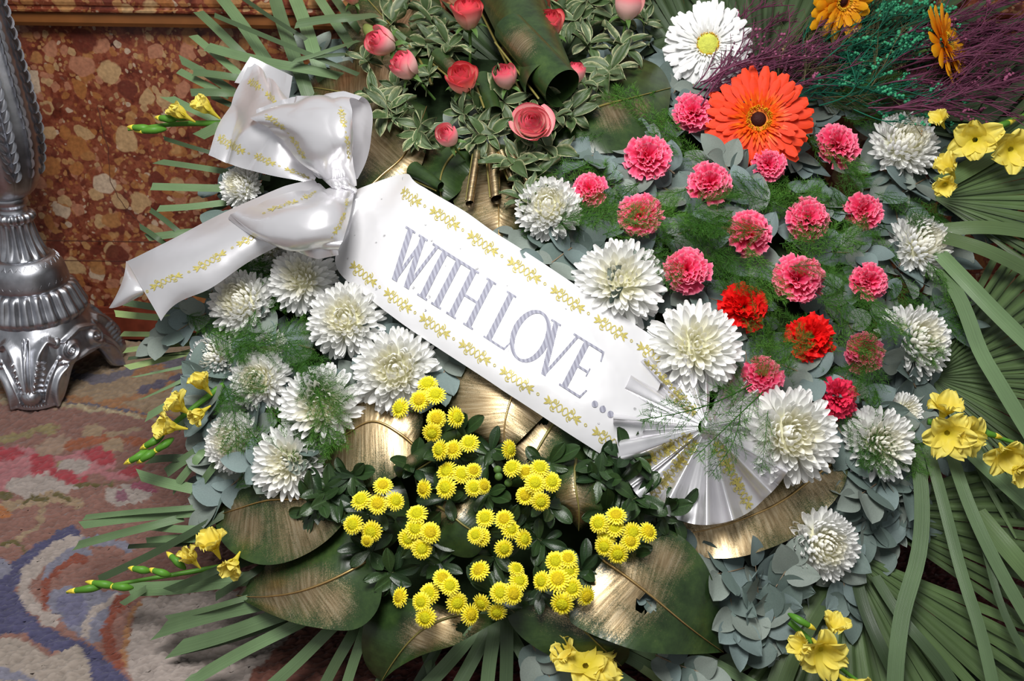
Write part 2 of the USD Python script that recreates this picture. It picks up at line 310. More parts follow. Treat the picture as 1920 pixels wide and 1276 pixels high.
col = np.zeros(gp.shape) + np.array(lin(C_pink))
flat = gpx.reshape(-1, 2); cf = col.reshape(-1, 3)
for poly, c, _, amp in PAT:
    b0 = poly.bounds; idx = np.nonzero((flat[:, 0] > b0[0]) & (flat[:, 0] < b0[2]) & (flat[:, 1] > b0[1]) & (flat[:, 1] < b0[3]))[0]
    if len(idx):
        inside = shapely.contains_xy(poly, flat[idx, 0], flat[idx, 1]); cf[idx[inside]] = lin(c)
far = smoothstep(560, 900, flat[:, 0])[:, None]
cf[:] = cf * (1 - far) + np.array(lin(96, 34, 26)) * far
tuft = rng.random(gx.shape); soft_n = meshkit.fbm(gp * 160, 3, 5)
cf[:] = cf * .76 + cf.mean(1, keepdims=True) * .24; cf *= .80
cf *= (0.72 + 0.34 * tuft.ravel() + 0.42 * (soft_n.ravel() - .5))[:, None]
gp[..., 2] = 0.0045 * (tuft - .5) + 0.007 * (soft_n - .5) - 0.004
gp[..., :2] += rng.normal(0, 0.0007, gp[..., :2].shape)
M_carpet = mat('wool_carpet', {'a': ('attribute', {'attribute': 'pattern'}), 'p': ('principled_bsdf', {'roughness': 0.95, 'specular_ior_level': 0.1, 'sheen_weight': 0.25, 'sheen_roughness': 0.5})}, [('a.color', 'p.base_color')], 'p.BSDF')
cp = part(None, 'carpet', (gp.reshape(-1, 3), tri(grid_faces(*gx.shape))), M_carpet, smooth=True, attrs={'pattern': cf})
note(cp, 'worn wool carpet with blue scrolls and red flowers on dusty pink', 'carpet')

# ================================================================== the candlestick
M_alu = mat('cast_aluminium', {'tc': ('texture_coordinate', {}), 'n': ('noise_texture', {'scale': 60.0, 'detail': 5.0}), 'r': ('rgb_ramp', {'ramp': [(0.3, (0.38, 0.39, 0.42)), (0.7, (0.57, 0.58, 0.62))]}), 'b': ('bump', {'strength': 0.12, 'distance': 0.002}),
    'p': ('principled_bsdf', {'metallic': 1.0, 'roughness': 0.36})}, [('tc.object', 'n.vector'), ('n.fac', 'r.fac'), ('r.color', 'p.base_color'), ('n.fac', 'b.height'), ('b.normal', 'p.normal')], 'p.BSDF')
CS = np.array([-0.795, 1.410, 0.0])
cs = thing('altar_candlestick', 'ornate cast metal candlestick on three feet beside the marble wall', 'candlestick', CS)
TH0 = math.radians(-80)                                     # one foot points at the viewer
NT = 720; th = np.arange(NT) * 2 * PI / NT
def flutes(prof, k, depth, phase=0.0, rounded=False):
    prof = np.asarray(prof, float); s = np.linspace(0, 1, len(prof))
    env = np.sin(PI * np.clip(s, 0, 1)) ** 0.5
    w = np.cos(k * th + phase); w = np.where(w > 0, w ** 0.6, -(np.abs(w) ** 1.4)) if rounded else w
    R = prof[:, 0:1] + depth * env[:, None] * w[None]
    return np.stack([R * np.cos(th), R * np.sin(th), np.repeat(prof[:, 1:2], NT, 1)], -1).reshape(-1, 3), tri(grid_faces(len(prof), NT, True))
def prof(pts, n=24): return curve(pts, n)
# foot: a three-sided shell cut into arches between the feet, with cast scrolls and leaves
tt = np.linspace(0, 1, 110)
a3 = ((th - TH0 + PI / 3) % (2 * PI / 3)) - PI / 3          # angle from the nearest foot, -60..60 degrees
foot = np.exp(-(a3 / 0.40) ** 4)
zb = 0.060 * smoothstep(0.30, 0.78, np.abs(a3))              # lower edge
ztop, rtop = 0.134, 0.066
rb = 0.090 + 0.026 * np.exp(-(a3 / 0.5) ** 2)
sh = tt[:, None] ** 0.9
R = rtop + (rb[None] - rtop) * (sh + 0.20 * np.sin(PI * sh)); Z = ztop + (zb[None] - ztop) * tt[:, None]
X2 = np.stack([a3[None] * R, Z + 0 * a3[None]], -1)         # unrolled coordinates of every vertex round its foot
def ridge(pts, w, h, n=70, taper=True, mirror=True):
    global R_add
    for sx in ((1, -1) if mirror else (1,)):
        c = curve(np.array(pts) * [sx, 1], n); d, i = cKDTree(c).query(X2.reshape(-1, 2)); q = i / (n - 1)
        ww = w * (np.sin(PI * np.clip(q, 0.06, 0.94)) ** 0.5 if taper else 1)
        R_add += (h * np.exp(-(d / ww) ** 2 * 1.2)).reshape(R_add.shape)
def spiral(cx, cz, r0, r1, turns, start, n=40):
    a = start + np.linspace(0, turns * 2 * PI, n); r = np.linspace(r0, r1, n)
    return np.c_[cx + r * np.cos(a), cz + r * np.sin(a)]
R_add = np.zeros_like(R)
ridge([(0.004, 0.028), (0.010, 0.055), (0.017, 0.085), (0.028, 0.104), (0.040, 0.100)], 0.010, 0.010)                  # acanthus pair on each foot
ridge([(0.002, 0.030), (0.001, 0.06), (0.003, 0.110)], 0.003, 0.006)
for q in range(6):
    z = 0.036 + q * 0.009; ridge([(0.008 + q * .0016, z), (0.017 + q * .0016, z - 0.006)], 0.0022, 0.004)
ridge([(0.034, 0.002), (0.036, 0.025), (0.045, 0.050), (0.056, 0.060)], 0.008, 0.010)                                   # legs' outer rolls
ridge([(0.017, 0.010), (0.022, 0.028), (0.030, 0.050), (0.042, 0.070)], 0.003, 0.005)
ridge(spiral(0.066, 0.082, 0.016, 0.003, 1.6, 2.2), 0.0042, 0.009, 90, False)                                           # scrolls over the arches
ridge([(0.052, 0.098), (0.070, 0.104), (0.085, 0.108), (0.100, 0.104)], 0.004, 0.007)
ridge([(0.050, 0.066), (0.070, 0.064), (0.095, 0.068)], 0.0035, 0.007, 40, False)
for bx, bz, br in ((0.044, 0.098, 0.0075), (0.048, 0.074, 0.005), (0.047, 0.044, 0.006), (0.0, 0.026, 0.016), (0.100, 0.086, 0.009)):
    for sx in (1, -1):
        d = np.linalg.norm(X2 - [bx * sx, bz], axis=-1); R_add = np.maximum(R_add, np.where(d < br, 0.8 * np.sqrt(np.maximum(br * br - d * d, 0)), 0))
R_add += 0.0016 * np.cos(np.clip(X2[..., 0], -0.02, 0.02) * 1400) * ((np.abs(X2[..., 0]) < 0.02) & (np.abs(X2[..., 1] - 0.012) < 0.005))
R_add *= smoothstep(0, 0.06, tt)[:, None]
R = R + 1.25 * R_add * (0.6 + 0.4 * foot[None])
P = np.stack([R * np.cos(th), R * np.sin(th), Z], -1)
inner = [np.stack([(R[-1] - k) * np.cos(th), (R[-1] - k) * np.sin(th), Z[-1] + dz], -1) for k, dz in ((0.004, -0.001 * 0), (0.010, 0.002), (0.012, 0.03), (0.03, 0.09))]
P = np.concatenate([P, np.stack(inner)], 0)
part(cs, 'tripod_foot', (P.reshape(-1, 3), tri(grid_faces(len(P), NT, True))), M_alu)
part(cs, 'fluted_bell', flutes(prof([(0.056, 0.176), (0.066, 0.168), (0.072, 0.150), (0.078, 0.135), (0.074, 0.122)]), 24, 0.0035, 0, True), M_alu)
part(cs, 'shoulder_ring', lathe(prof([(0.036, 0.226), (0.046, 0.222), (0.056, 0.206), (0.059, 0.190), (0.060, 0.180), (0.055, 0.172)], 30), 96), M_alu)
g = []
for k in range(28):                                          # the lattice engraved on the shoulder
    for sgn in (1, -1):
        a = k * 2 * PI / 28 + sgn * np.linspace(0, 0.42, 10); s = np.linspace(0, 1, 10); r = 0.047 + 0.0125 * s ** 0.6; z = 0.2215 - 0.036 * s
        g.append(tube(np.c_[r * np.cos(a), r * np.sin(a), z], 0.0006, 4))
part(cs, 'lattice_relief', merge(g), M_alu)
part(cs, 'fluted_neck', flutes(prof([(0.024, 0.284), (0.0245, 0.270), (0.028, 0.250), (0.034, 0.234), (0.038, 0.226)]), 14, 0.0028, 0, True), M_alu)
part(cs, 'collar', merge([flutes(prof([(0.020, 0.300), (0.028, 0.297), (0.030, 0.290), (0.026, 0.283)], 12), 18, 0.0015)]), M_alu)
part(cs, 'neck_ring', lathe(prof([(0.020, 0.326), (0.0245, 0.322), (0.024, 0.314), (0.020, 0.308), (0.021, 0.300)], 16), 64), M_alu)
part(cs, 'baluster_stem', flutes(prof([(0.032, 0.80), (0.040, 0.70), (0.050, 0.60), (0.058, 0.50), (0.062, 0.43), (0.058, 0.385), (0.046, 0.345), (0.024, 0.324)], 60), 6, 0.0035, 0.5, True), M_alu)
for k in range(12):                                          # leaf garlands up the stem
    a0 = TH0 + k * PI / 6; rows = []
    for z in np.arange(0.36, 0.78, 0.0155):
        r = float(np.interp(z, [0.345, 0.385, 0.43, 0.50, 0.60, 0.70, 0.80], [0.046, 0.058, 0.062, 0.058, 0.050, 0.040, 0.032])) + 0.0025
        for sgn in ((1, -1) if k % 2 else (0,)):
            Pl = petal(.021, .0105 if sgn else .009, lambda t: np.sin(PI * np.clip(.1 + t * .88, 0, 1)) ** .8, 6, 5, .30, -.5, .9); a = a0 + sgn * .035
            up = np.array([-math.sin(a) * sgn * .45, math.cos(a) * sgn * .45, .9]); up /= np.linalg.norm(up); ra = np.array([math.cos(a), math.sin(a), 0.0]); sd = np.cross(ra, up)
            v, f = grid(Pl)[0]; rows.append((np.array([math.cos(a) * (r - .001), math.sin(a) * (r - .001), z]) + v @ np.stack([up, sd, ra]), f))
    part(cs, 'leaf_garland', merge(rows), M_alu)
for k in range(14):
    a0 = k * 2 * PI / 14; rows = []
    P_ = petal(0.05, 0.024, lambda t: np.sin(PI * np.clip(t * .9 + .08, 0, 1)) ** .7, 8, 5, 1.12, 0.35, 0.35)
    P_[..., 0] += 0.030; P_[..., 2] += 0.328
    part(cs, 'acanthus_leaf', grid(rotz(P_, a0))[0], M_alu)
# ================================================================== the wreath's cushion
M_core = plain('dark_leaf_cushion', lin(34, 48, 28), 0.9, 0, 0.1, 0.5, 60, 0.8, 120)
aa, bb = np.meshgrid(np.linspace(-1, 1, 90), np.linspace(-1, 1, 90), indexing='ij')
rr = np.sqrt(aa ** 2 + bb ** 2); k = np.where(rr > 1e-6, np.maximum(abs(aa), abs(bb)) / np.maximum(rr, 1e-6), 1)
ca, cb = aa * k, bb * k
A, B = DC[0] + ca * 0.425, 0.090 + cb * 0.475
H = np.minimum(dome(A, B) - 0.022, 0.2); H = H + 0.012 * (meshkit.fbm(np.stack([A, B, 0 * A], -1) * 40, 3, 3) - .5)
top = P0 + A[..., None] * _X + B[..., None] * PV + H[..., None] * PN
bot = P0 + A[..., None] * _X + B[..., None] * PV + (np.minimum(-0.03, H - 0.004))[..., None] * PN
core = thing('wreath_cushion', 'dark leafy cushion that carries all the flowers of the funeral wreath', 'wreath base', P0)
part(core, 'moss_body', merge([grid(top)[0], grid(bot)[0]]), M_core, origin=P0)

# ================================================================== ribbons
def satin(name, base, rough=0.27, transl=0.22, metal=0.66):
    return mat(name, {'tc': ('geometry', {}), 'nz': ('noise_texture', {'scale': 26.0, 'detail': 2.0}), 'n2': ('noise_texture', {'scale': 900.0, 'detail': 2.0}), 'bp': ('bump', {'strength': 0.22, 'distance': 0.006}), 'b2': ('bump', {'strength': 0.05, 'distance': 0.0006}),
        'p': ('principled_bsdf', {'base_color': base, 'metallic': metal, 'roughness': rough, 'specular_ior_level': 0.6, 'coat_weight': 0.25, 'coat_roughness': 0.25}), 't': ('translucent_bsdf', {'color': base}), 'mix': ('mix_closure', {'fac': transl})},
        [('tc.position', 'nz.vector'), ('nz.fac', 'bp.height'), ('tc.position', 'n2.vector'), ('n2.fac', 'b2.height'), ('bp.normal', 'b2.normal'), ('b2.normal', 'p.normal'), ('p.BSDF', 'mix.closure1'), ('t.BSDF', 'mix.closure2')], 'mix.closure')
M_satin = satin('white_satin', (0.83, 0.82, 0.845), 0.30, 0.12)
M_banner = satin('white_banner_satin', (0.84, 0.835, 0.85), 0.30, 0.12, 0.30)
M_goldprint = plain('gold_print', lin(178, 166, 88), 0.5, 0.2, 0.5, 0.12, 300)
M_letter = mat('silver_glitter_print', {'uv': ('uvmap', {'attribute': 'st'}), 'w': ('wave_texture', {'wave_type': 'bands', 'bands_direction': 'diagonal', 'scale': 0.9, 'distortion': 0.5, 'detail': 1.0}),
    'r': ('rgb_ramp', {'ramp': [(0.15, lin(128, 128, 142)), (0.85, lin(154, 155, 168))]}), 'p': ('principled_bsdf', {'roughness': 0.6, 'metallic': 0.0, 'specular_ior_level': 0.25})},
    [('uv.UV', 'w.vector'), ('w.fac', 'r.fac'), ('r.color', 'p.base_color')], 'p.BSDF')

class Surf:
    """A ribbon: a smooth surface through a net of (x, y of the photograph, height over the cushion), u along it, v across it."""
    def __init__(s, rows, crumple=0.0, seed=0, freq=18.0, on_dome=True):
        G = np.array(rows, float); s.px = G[..., :2]
        Q = pt(G[..., 0], G[..., 1], G[..., 2], on_dome); m, n = Q.shape[:2]; s.Q = Q
        lu = np.linalg.norm(np.diff(Q, axis=0), axis=-1).mean(1); s.u = np.r_[0, np.cumsum(lu)] / lu.sum(); s.L = lu.sum()
        s.v = np.linspace(0, 1, n); s.W = np.linalg.norm(np.diff(Q, axis=1), axis=-1).sum(1).mean()
        s.f = [RectBivariateSpline(s.u, s.v, Q[..., k], kx=min(3, m - 1), ky=min(3, n - 1), s=0) for k in range(3)]
        s.fp = [RectBivariateSpline(s.u, s.v, s.px[..., k], kx=min(3, m - 1), ky=min(3, n - 1), s=0) for k in range(2)]
        s.cr, s.seed, s.freq = crumple, seed, freq
    def raw(s, u, v): return np.stack([f.ev(u, v) for f in s.f], -1)
    def nrm(s, u, v):
        d = 2e-3; n = np.cross(s.raw(u + d, v) - s.raw(u - d, v), s.raw(u, v + d) - s.raw(u, v - d)); n = unit(n)
        return n * np.where((n @ (-_F)) < 0, -1, 1)[..., None]
    def at(s, u, v, off=0.0):
        p = s.raw(u, v); n = s.nrm(np.clip(u, .004, .996), np.clip(v, .004, .996))
        if s.cr:
            q = np.stack([u * s.L, v * s.W, 0 * u + s.seed], -1) * s.freq
            r = 1 - np.abs(2 * meshkit.fbm(q, 2, s.seed) - 1) * 2.2
            p = p + n * (s.cr * 1.25 * np.clip(r, -.5, 1))[..., None]
        return p + n * (off * np.where((n @ (CAM - p.reshape(-1, 3).mean(0))) > 0, 1, -1))[..., None]
    def mesh(s, m=90, n=50, u0=0, u1=1):
        u, v = np.meshgrid(np.linspace(u0, u1, m), np.linspace(0, 1, n), indexing='ij')
        return grid(s.at(u, v))
    def flat(s, shape, off=0.0006, edge=0.0035):
        """A flat print (shapely, metres along u and across v from the middle) laid on the ribbon."""
        out = []
        for g in getattr(shape, 'geoms', [shape]):
            if g.area < 1e-8: continue
            v, f = trimesh.creation.triangulate_polygon(g, engine='earcut')
            v3, f = trimesh.remesh.subdivide_to_size(np.c_[v, np.zeros(len(v))], f, edge, max_iter=8)
            out.append((s.at(np.clip(v3[:, 0] / s.L, 0, 1), np.clip(0.5 + v3[:, 1] / s.W, 0, 1), off), f))
        return merge(out)
def motif(l=0.050, h=0.0135):
    """One flourish of the printed border: crossing scrolls between two palmettes, and a little ring after it."""
    x = np.linspace(-1, 1, 60); parts = []
    for sg in (1, -1):
        parts.append(LineString(np.c_[x * l * .30, sg * h * .36 * np.sin(x * 2.2 * PI) * (1 - .3 * abs(x))]).buffer(0.00055))
        for sx in (1, -1):
            sp = spiral(sx * l * .20, sg * h * .33, 0.0034, 0.0006, 1.2, PI * (0.5 if sx > 0 else 0.2) * sg); parts.append(LineString(sp).buffer(0.0005))
    for sx in (1, -1):
        for a in (-0.75, 0, 0.75):
            t = np.linspace(0, 1, 10); w = np.sin(PI * t) * 0.0013; q = np.r_[np.c_[t * .0080, w], np.c_[t[::-1] * .0080, -w[::-1]]]
            parts.append(affinity.translate(affinity.rotate(Polygon(q), math.degrees(a), origin=(0, 0)), l * .30, 0) if sx > 0 else affinity.translate(affinity.scale(affinity.rotate(Polygon(q), math.degrees(a), origin=(0, 0)), -1, 1, origin=(0, 0)), -l * .30, 0))
    parts.append(Point(0, 0).buffer(0.0016, 6)); parts.append(Point(l * .56, 0).buffer(0.0018, 8).difference(Point(l * .56, 0).buffer(0.0010, 8)))
    return unary_union([p.simplify(0.00012) for p in parts])
MOTIF = motif()
def border(parent, s, across, u0=0.02, u1=0.98, step=0.0585, origin=None, scale=1.0):
    """The gold border printed along a ribbon, 'across' metres from its middle line."""
    x, ms = u0 * s.L + step * scale / 2, []
    while x < u1 * s.L:
        ms.append(affinity.translate(affinity.scale(MOTIF, scale, scale, origin=(0, 0)), x, across)); x += step * scale
    if ms: part(parent, 'gold_border', s.flat(unary_union(ms)), M_goldprint, origin=origin, label='printed gold scroll border')

# ---- the long banner with the lettering
E0 = 0.052
rows = []
for (tx, ty), (bx, by), e, wv in [((664, 356), (640, 440), E0 - .010, .006), ((700, 342), (632, 470), E0 - .006, -.008), ((742, 328), (628, 492), E0 - .012, 0), ((775, 338), (668, 540), E0 - .002, .004), ((838, 376), (735, 592), E0, .004), ((907, 422), (803, 640), E0 + .002, .003), ((1008, 488), (900, 703), E0 + .003, .004),
                                   ((1120, 563), (1012, 777), E0 + .002, .004), ((1200, 614), (1106, 838), E0 - .002, .003), ((1262, 652), (1178, 885), E0 - .008, 0)]:
    rows.append([(tx + (bx - tx) * q, ty + (by - ty) * q, e + wv * math.sin(PI * q) - (.006 if q in (0, 1) else 0)) for q in (0, .25, .5, .75, 1)])
ban = Surf(rows, 0.0011, 3, 14.0)
O = pt(930, 610, E0)
bt = thing('printed_ribbon', 'broad white satin ribbon banner printed WITH LOVE across the middle of the wreath', 'ribbon', O)
V, uv = ban.mesh(150, 60)
part(bt, 'satin_band', V, M_banner, uv=uv, origin=O)
border(bt, ban, 0.5 * ban.W - 0.0185, .12, .99, origin=O)
border(bt, ban, -(0.5 * ban.W - 0.0185), .14, .99, origin=O)
# the letters, drawn from strokes of two weights with hairline serifs (unit = the height of a capital)
K, H_ = 0.12, 0.030
def st(p, q, w): return Polygon([(p[0] - w / 2, p[1]), (p[0] + w / 2, p[1]), (q[0] + w / 2, q[1]), (q[0] - w / 2, q[1])])
def serif(x, y, w=0.22): return sbox(x - w / 2, y, x + w / 2, y + 0.038) if y < .5 else sbox(x - w / 2, y - 0.038, x + w / 2, y)
def stem(x): return unary_union([st((x, 0), (x, 1), K), serif(x, 0), serif(x, 1)])
L_W = unary_union([st((0, 1), (.165, 0), K * .95), st((.165, 0), (.31, .92), .062), st((.29, .97), (.44, 0), K * .95), st((.44, 0), (.62, 1), .062), serif(0, 1), serif(.29, 1, .2), serif(.62, 1)])
L_I = stem(0)
L_T = unary_union([st((0, 0), (0, 1), K), serif(0, 0), sbox(-.30, .945, .32, 1), Polygon([(-.30, 1), (-.33, .82), (-.26, .965)]), Polygon([(.32, 1), (.35, .82), (.28, .965)])])
L_H = unary_union([stem(0), stem(.39), sbox(0, .46, .39, .51)])
L_L = unary_union([stem(0), sbox(0, 0, .36, .045), Polygon([(.33, 0), (.37, .0), (.42, .19), (.39, .19)])])
O_ = lambda rx, ry: affinity.scale(Point(0, .5).buffer(1, 32), rx, ry, origin=(0, .5))
L_O = O_(.385, .515).difference(O_(.385 - K,   .515 - .055))
L_V = unary_union([st((0, 1), (.25, 0), K * .95), st((.25, 0), (.50, 1), .058), serif(0, 1), serif(.50, 1, .2)])
L_E = unary_union([stem(0), sbox(0, 0, .36, .045), sbox(0, .955, .38, 1), sbox(0, .485, .29, .53), Polygon([(.33, 0), (.37, 0), (.43, .2), (.40, .2)]), Polygon([(.34, 1), (.38, 1), (.42, .81), (.39, .81)]), sbox(.27, .42, .295, .59)])
TX = [('W', L_W, 0), ('I', L_I, .80), ('T', L_T, 1.12), ('H', L_H, 1.46), ('L', L_L, 2.31), ('O', L_O, 3.01), ('V', L_V, 3.33), ('E', L_E, 4.04)]
uu, vv = np.meshgrid(np.linspace(0, 1, 200), np.linspace(0, 1, 80), indexing='ij')
inv = LinearNDInterpolator(np.c_[ban.fp[0].ev(uu, vv).ravel(), ban.fp[1].ev(uu, vv).ravel()], np.c_[uu.ravel(), vv.ravel()])
for nm, shp, x0 in TX + [('dot', Point(0, .06).buffer(.062, 10), x) for x in (4.72, 4.90, 5.08)]:
    out, uvs = [], []
    for g in getattr(shp, 'geoms', [shp]):
        v, f = trimesh.creation.triangulate_polygon(g, engine='earcut')
        v3, f = trimesh.remesh.subdivide_to_size(np.c_[v, np.zeros(len(v))], f, .06, max_iter=9)
        X, Y = v3[:, 0] + x0, v3[:, 1]
        q = inv(726 + X * 97 * .843 - 45 * Y * -1, 517 + X * 97 * .537 - 87 * Y)
        out.append((ban.at(q[:, 0], q[:, 1], 0.0008), f)); uvs.append(np.c_[X * 6, Y * 6])
    part(bt, 'letter' if nm != 'dot' else 'dot', merge(out), M_letter, uv=np.vstack(uvs), origin=O, label=f'printed silver letter {nm}' if nm != 'dot' else None)
for q in range(26):                                              # drops of water on the satin
    u, v = rng.uniform(.05, .97), rng.uniform(.06, .94); p = ban.at(np.array([u]), np.array([v]))[0]; r = rng.uniform(.0008, .0019)
    n = ban.nrm(np.array([u]), np.array([v]))[0]
    if q == 0: M_water = mat('water_drop', {'p': ('principled_bsdf', {'roughness': 0.02, 'transmission_weight': 1.0, 'ior': 1.33})}, [], 'p.BSDF'); drops = []
    b = ball((0, 0, 0), r, 2); drops.append((b[0] - (b[0] @ n)[:, None] * n * .5 + p, b[1]))
part(bt, 'water_drops', merge(drops), M_water, origin=O, kind='stuff')

# ---- the bow at the upper left
O = pt(630, 345, .06)
bow = thing('satin_bow', 'white satin bow with gold printed edges at the upper left of the wreath', 'bow', O)
def ribbon(name, rows, crumple=.0, seed=0, freq=18, borders=(), m=80, n=44, sc=.85, label=None, u=(0.03, .97), dome_=True, parent=None, org=None):
    s = Surf(rows, crumple, seed, freq, dome_); V, uv = s.mesh(m, n)
    part(parent or bow, name, V, M_satin, uv=uv, origin=O if org is None else org, label=label)
    for b in borders: border(parent or bow, s, b * s.W, u[0], u[1], origin=O if org is None else org, scale=sc)
    return s
ribbon('back_flap', [[(390, 290, .075), (415, 220, .085), (440, 160, .088), (469, 106, .085)],
                     [(425, 305, .075), (452, 245, .092), (486, 190, .100), (505, 140, .090)],
                     [(480, 322, .068), (505, 275, .088), (530, 225, .100), (545, 182, .085)],
                     [(535, 334, .06), (550, 300, .07), (565, 258, .075), (575, 215, .07)],
                     [(585, 340, .055), (592, 325, .055), (602, 300, .055), (610, 265, .05)]], -.0065, 11, 12, (-.33, .30), label='back flap turned away from the light')
ribbon('folded_corner', [[(469, 106, .084), (440, 155, .066)], [(505, 122, .078), (500, 170, .062)], [(549, 143, .07), (540, 192, .055)]], .001, 4, 20)
ribbon('upper_loop', [[(594, 338, .062), (620, 346, .070), (645, 350, .068), (668, 348, .060)],
                      [(566, 308, .085), (600, 306, .104), (640, 310, .100), (668, 312, .082)],
                      [(530, 272, .100), (580, 268, .125), (630, 268, .128), (668, 270, .110)],
                      [(494, 240, .112), (552, 230, .135), (612, 226, .142), (665, 226, .128)],
                      [(470, 222, .116), (535, 202, .134), (602, 193, .142), (661, 196, .134)],
                      [(468, 214, .108), (530, 190, .120), (600, 176, .126), (660, 182, .122)],
                      [(490, 214, .092), (545, 192, .100), (610, 182, .106), (684, 190, .112)],
                      [(525, 240, .075), (570, 230, .080), (630, 225, .086), (694, 235, .098)],
                      [(560, 290, .062), (600, 280, .064), (640, 275, .068), (688, 288, .080)],
                      [(596, 334, .052), (620, 335, .052), (645, 336, .052), (668, 335, .056)]], -.0046, 21, 13, (-.36, .36), 120, 50, .8, u=(.10, .47))
ribbon('lower_loop', [[(597, 342, .062), (620, 348, .070), (645, 350, .068), (668, 347, .060)],
                      [(568, 350, .084), (605, 364, .106), (635, 372, .104), (662, 372, .084)],
                      [(528, 360, .098), (578, 385, .128), (620, 402, .124), (656, 404, .100)],
                      [(482, 374, .104), (540, 408, .130), (598, 430, .126), (648, 438, .108)],
                      [(440, 394, .104), (505, 436, .122), (572, 458, .120), (639, 460, .108)],
                      [(428, 404, .096), (490, 448, .108), (560, 472, .106), (634, 473, .098)],
                      [(450, 408, .080), (510, 444, .088), (570, 462, .090), (630, 460, .086)],
                      [(520, 384, .062), (560, 404, .066), (600, 414, .068), (640, 415, .068)],
                      [(597, 347, .05), (620, 354, .05), (645, 356, .05), (666, 352, .05)]], -.0048, 31, 14, (-.36, .36), 120, 50, .8, u=(.10, .46))
ribbon('tail', [[(590, 338, .056), (600, 352, .060), (608, 368, .060), (616, 390, .054)],
                [(530, 352, .070), (548, 378, .078), (560, 402, .078), (574, 430, .066)],
                [(470, 376, .078), (494, 408, .090), (508, 432, .090), (520, 462, .076)],
                [(400, 408, .086), (424, 438, .098), (442, 466, .098), (456, 498, .084)],
                [(320, 450, .092), (345, 480, .104), (366, 510, .104), (386, 545, .090)],
                [(262, 480, .094), (284, 506, .106), (306, 534, .108), (330, 570, .092)],
                [(238, 491, .092), (254, 516, .104), (276, 555, .106), (302, 602, .090)]], .0012, 41, 9, (.13,), 90, 40, 1.0, u=(.30, .97), label='long tail hanging to the left', dome_=True)
ribbon('curled_tip', [[(236, 489, .093), (228, 530, .112), (204, 577, .100)], [(254, 512, .098), (252, 536, .112), (236, 569, .104)], [(264, 530, .098), (270, 540, .104), (268, 552, .100)]], 0, 1, 10, (), 30, 24)
kn = []
for j in range(9):
    a = j * .7; c = curve([(610 + j * 5, 332 + 3 * math.sin(a), .060), (628 + j * 3, 345 + 3 * math.cos(a), .076 + .004 * math.sin(a * 2)), (640 + j * 3, 358 + 2 * math.sin(a), .060)], 14)
    kn.append(tube(pt(c[:, 0], c[:, 1], c[:, 2]), .0045, 8))
part(bow, 'knot', merge(kn), M_satin, origin=O)

# ---- the pleated rosette at the ribbon's lower end
O = pt(1325, 800, .06)
ros = thing('satin_rosette', 'pleated white satin ribbon rosette at the lower right end of the printed ribbon', 'ribbon rosette', O)
def fan(name, a0, a1, radii, pleats, e0, amp, seed, borders=(), m=46, n=420, lean=0.0):
    al = np.linspace(a0, a1, n); rad = PchipInterpolator(np.linspace(a0, a1, len(radii)), radii)(al)
    ph = np.cumsum(1 + .55 * np.sin(al * 9 + seed) + .35 * np.sin(al * 23 + 2 * seed)); ph = ph / ph[-1] * pleats * 2 * PI
    t = np.linspace(0.03, 1, m)[:, None]
    w = np.sin(ph)[None]; w = np.sign(w) * np.abs(w) ** .8
    e = e0 + .018 * (1 - t) ** 2 + amp * t ** 1.15 * w - lean * t ** 2 + .006 * t * np.sin(ph * .31 + seed)[None]
    x = 1326 + (12 + (rad[None] - 12) * t) * np.cos(al)[None]; y = 800 + (12 + (rad[None] - 12) * t) * np.sin(al)[None]
    P = pt(x, y, e); (V, F), uv = grid(P)
    part(ros, name, (V, F), M_satin, uv=uv, origin=O)
    for b0, b1, shift in borders:                                  # printed border crossing the pleats
        S = RectBivariateSpline(np.linspace(0, 1, m), np.linspace(0, 1, n), P[..., 0], kx=1, ky=1), RectBivariateSpline(np.linspace(0, 1, m), np.linspace(0, 1, n), P[..., 1], kx=1, ky=1), RectBivariateSpline(np.linspace(0, 1, m), np.linspace(0, 1, n), P[..., 2], kx=1, ky=1)
        out = []
        for j in range(3):
            mo = MOTIF
            for g in getattr(mo, 'geoms', [mo]):
                v, f = trimesh.creation.triangulate_polygon(g, engine='earcut'); v3, f = trimesh.remesh.subdivide_to_size(np.c_[v, np.zeros(len(v))], f, .004, max_iter=6)
                uu_ = .28 + .25 * j + v3[:, 0] / .115; a_ = b0 + v3[:, 1] / (.115 * np.maximum(uu_, .25))
                vv_ = np.clip((a_ - a0) / (a1 - a0), 0, 1); uu_ = np.clip(uu_, .02, 1)
                out.append((np.stack([q.ev(uu_, vv_) for q in S], -1) + PN * .0011, f))
        part(ros, 'gold_border', merge(out), M_goldprint, origin=O, label='printed gold scroll border')
R_ = math.radians
fan('lower_pleats', R_(18), R_(172), [176, 172, 172, 178, 182, 184, 182, 184, 182, 178, 172], 7.0, .040, .0130, 1.3, [(R_(62), 0, 0), (R_(128), 0, 0)], lean=-.004)
fan('upper_pleats', R_(140), R_(275), [180, 178, 172, 176, 178, 170, 176, 168, 150, 130, 112], 6.5, .046, .0145, 4.1, [(R_(150), 0, 0), (R_(226), 0, 0)])
fan('right_pleats', R_(-75), R_(40), [110, 116, 120, 128, 134, 140], 6.5, .026, .012, 2.2)
kn = []
for j in range(7):
    c = curve([(1318 + 3 * j, 775 + 2 * math.sin(j * 2), .046), (1322 + 2 * j, 798, .064 + .003 * math.sin(j)), (1320 + 3 * j, 822 + 3 * math.cos(j), .046)], 12); kn.append(tube(pt(c[:, 0], c[:, 1], c[:, 2]), .0045, 8))
part(ros, 'gathered_knot', merge(kn), M_satin, origin=O)
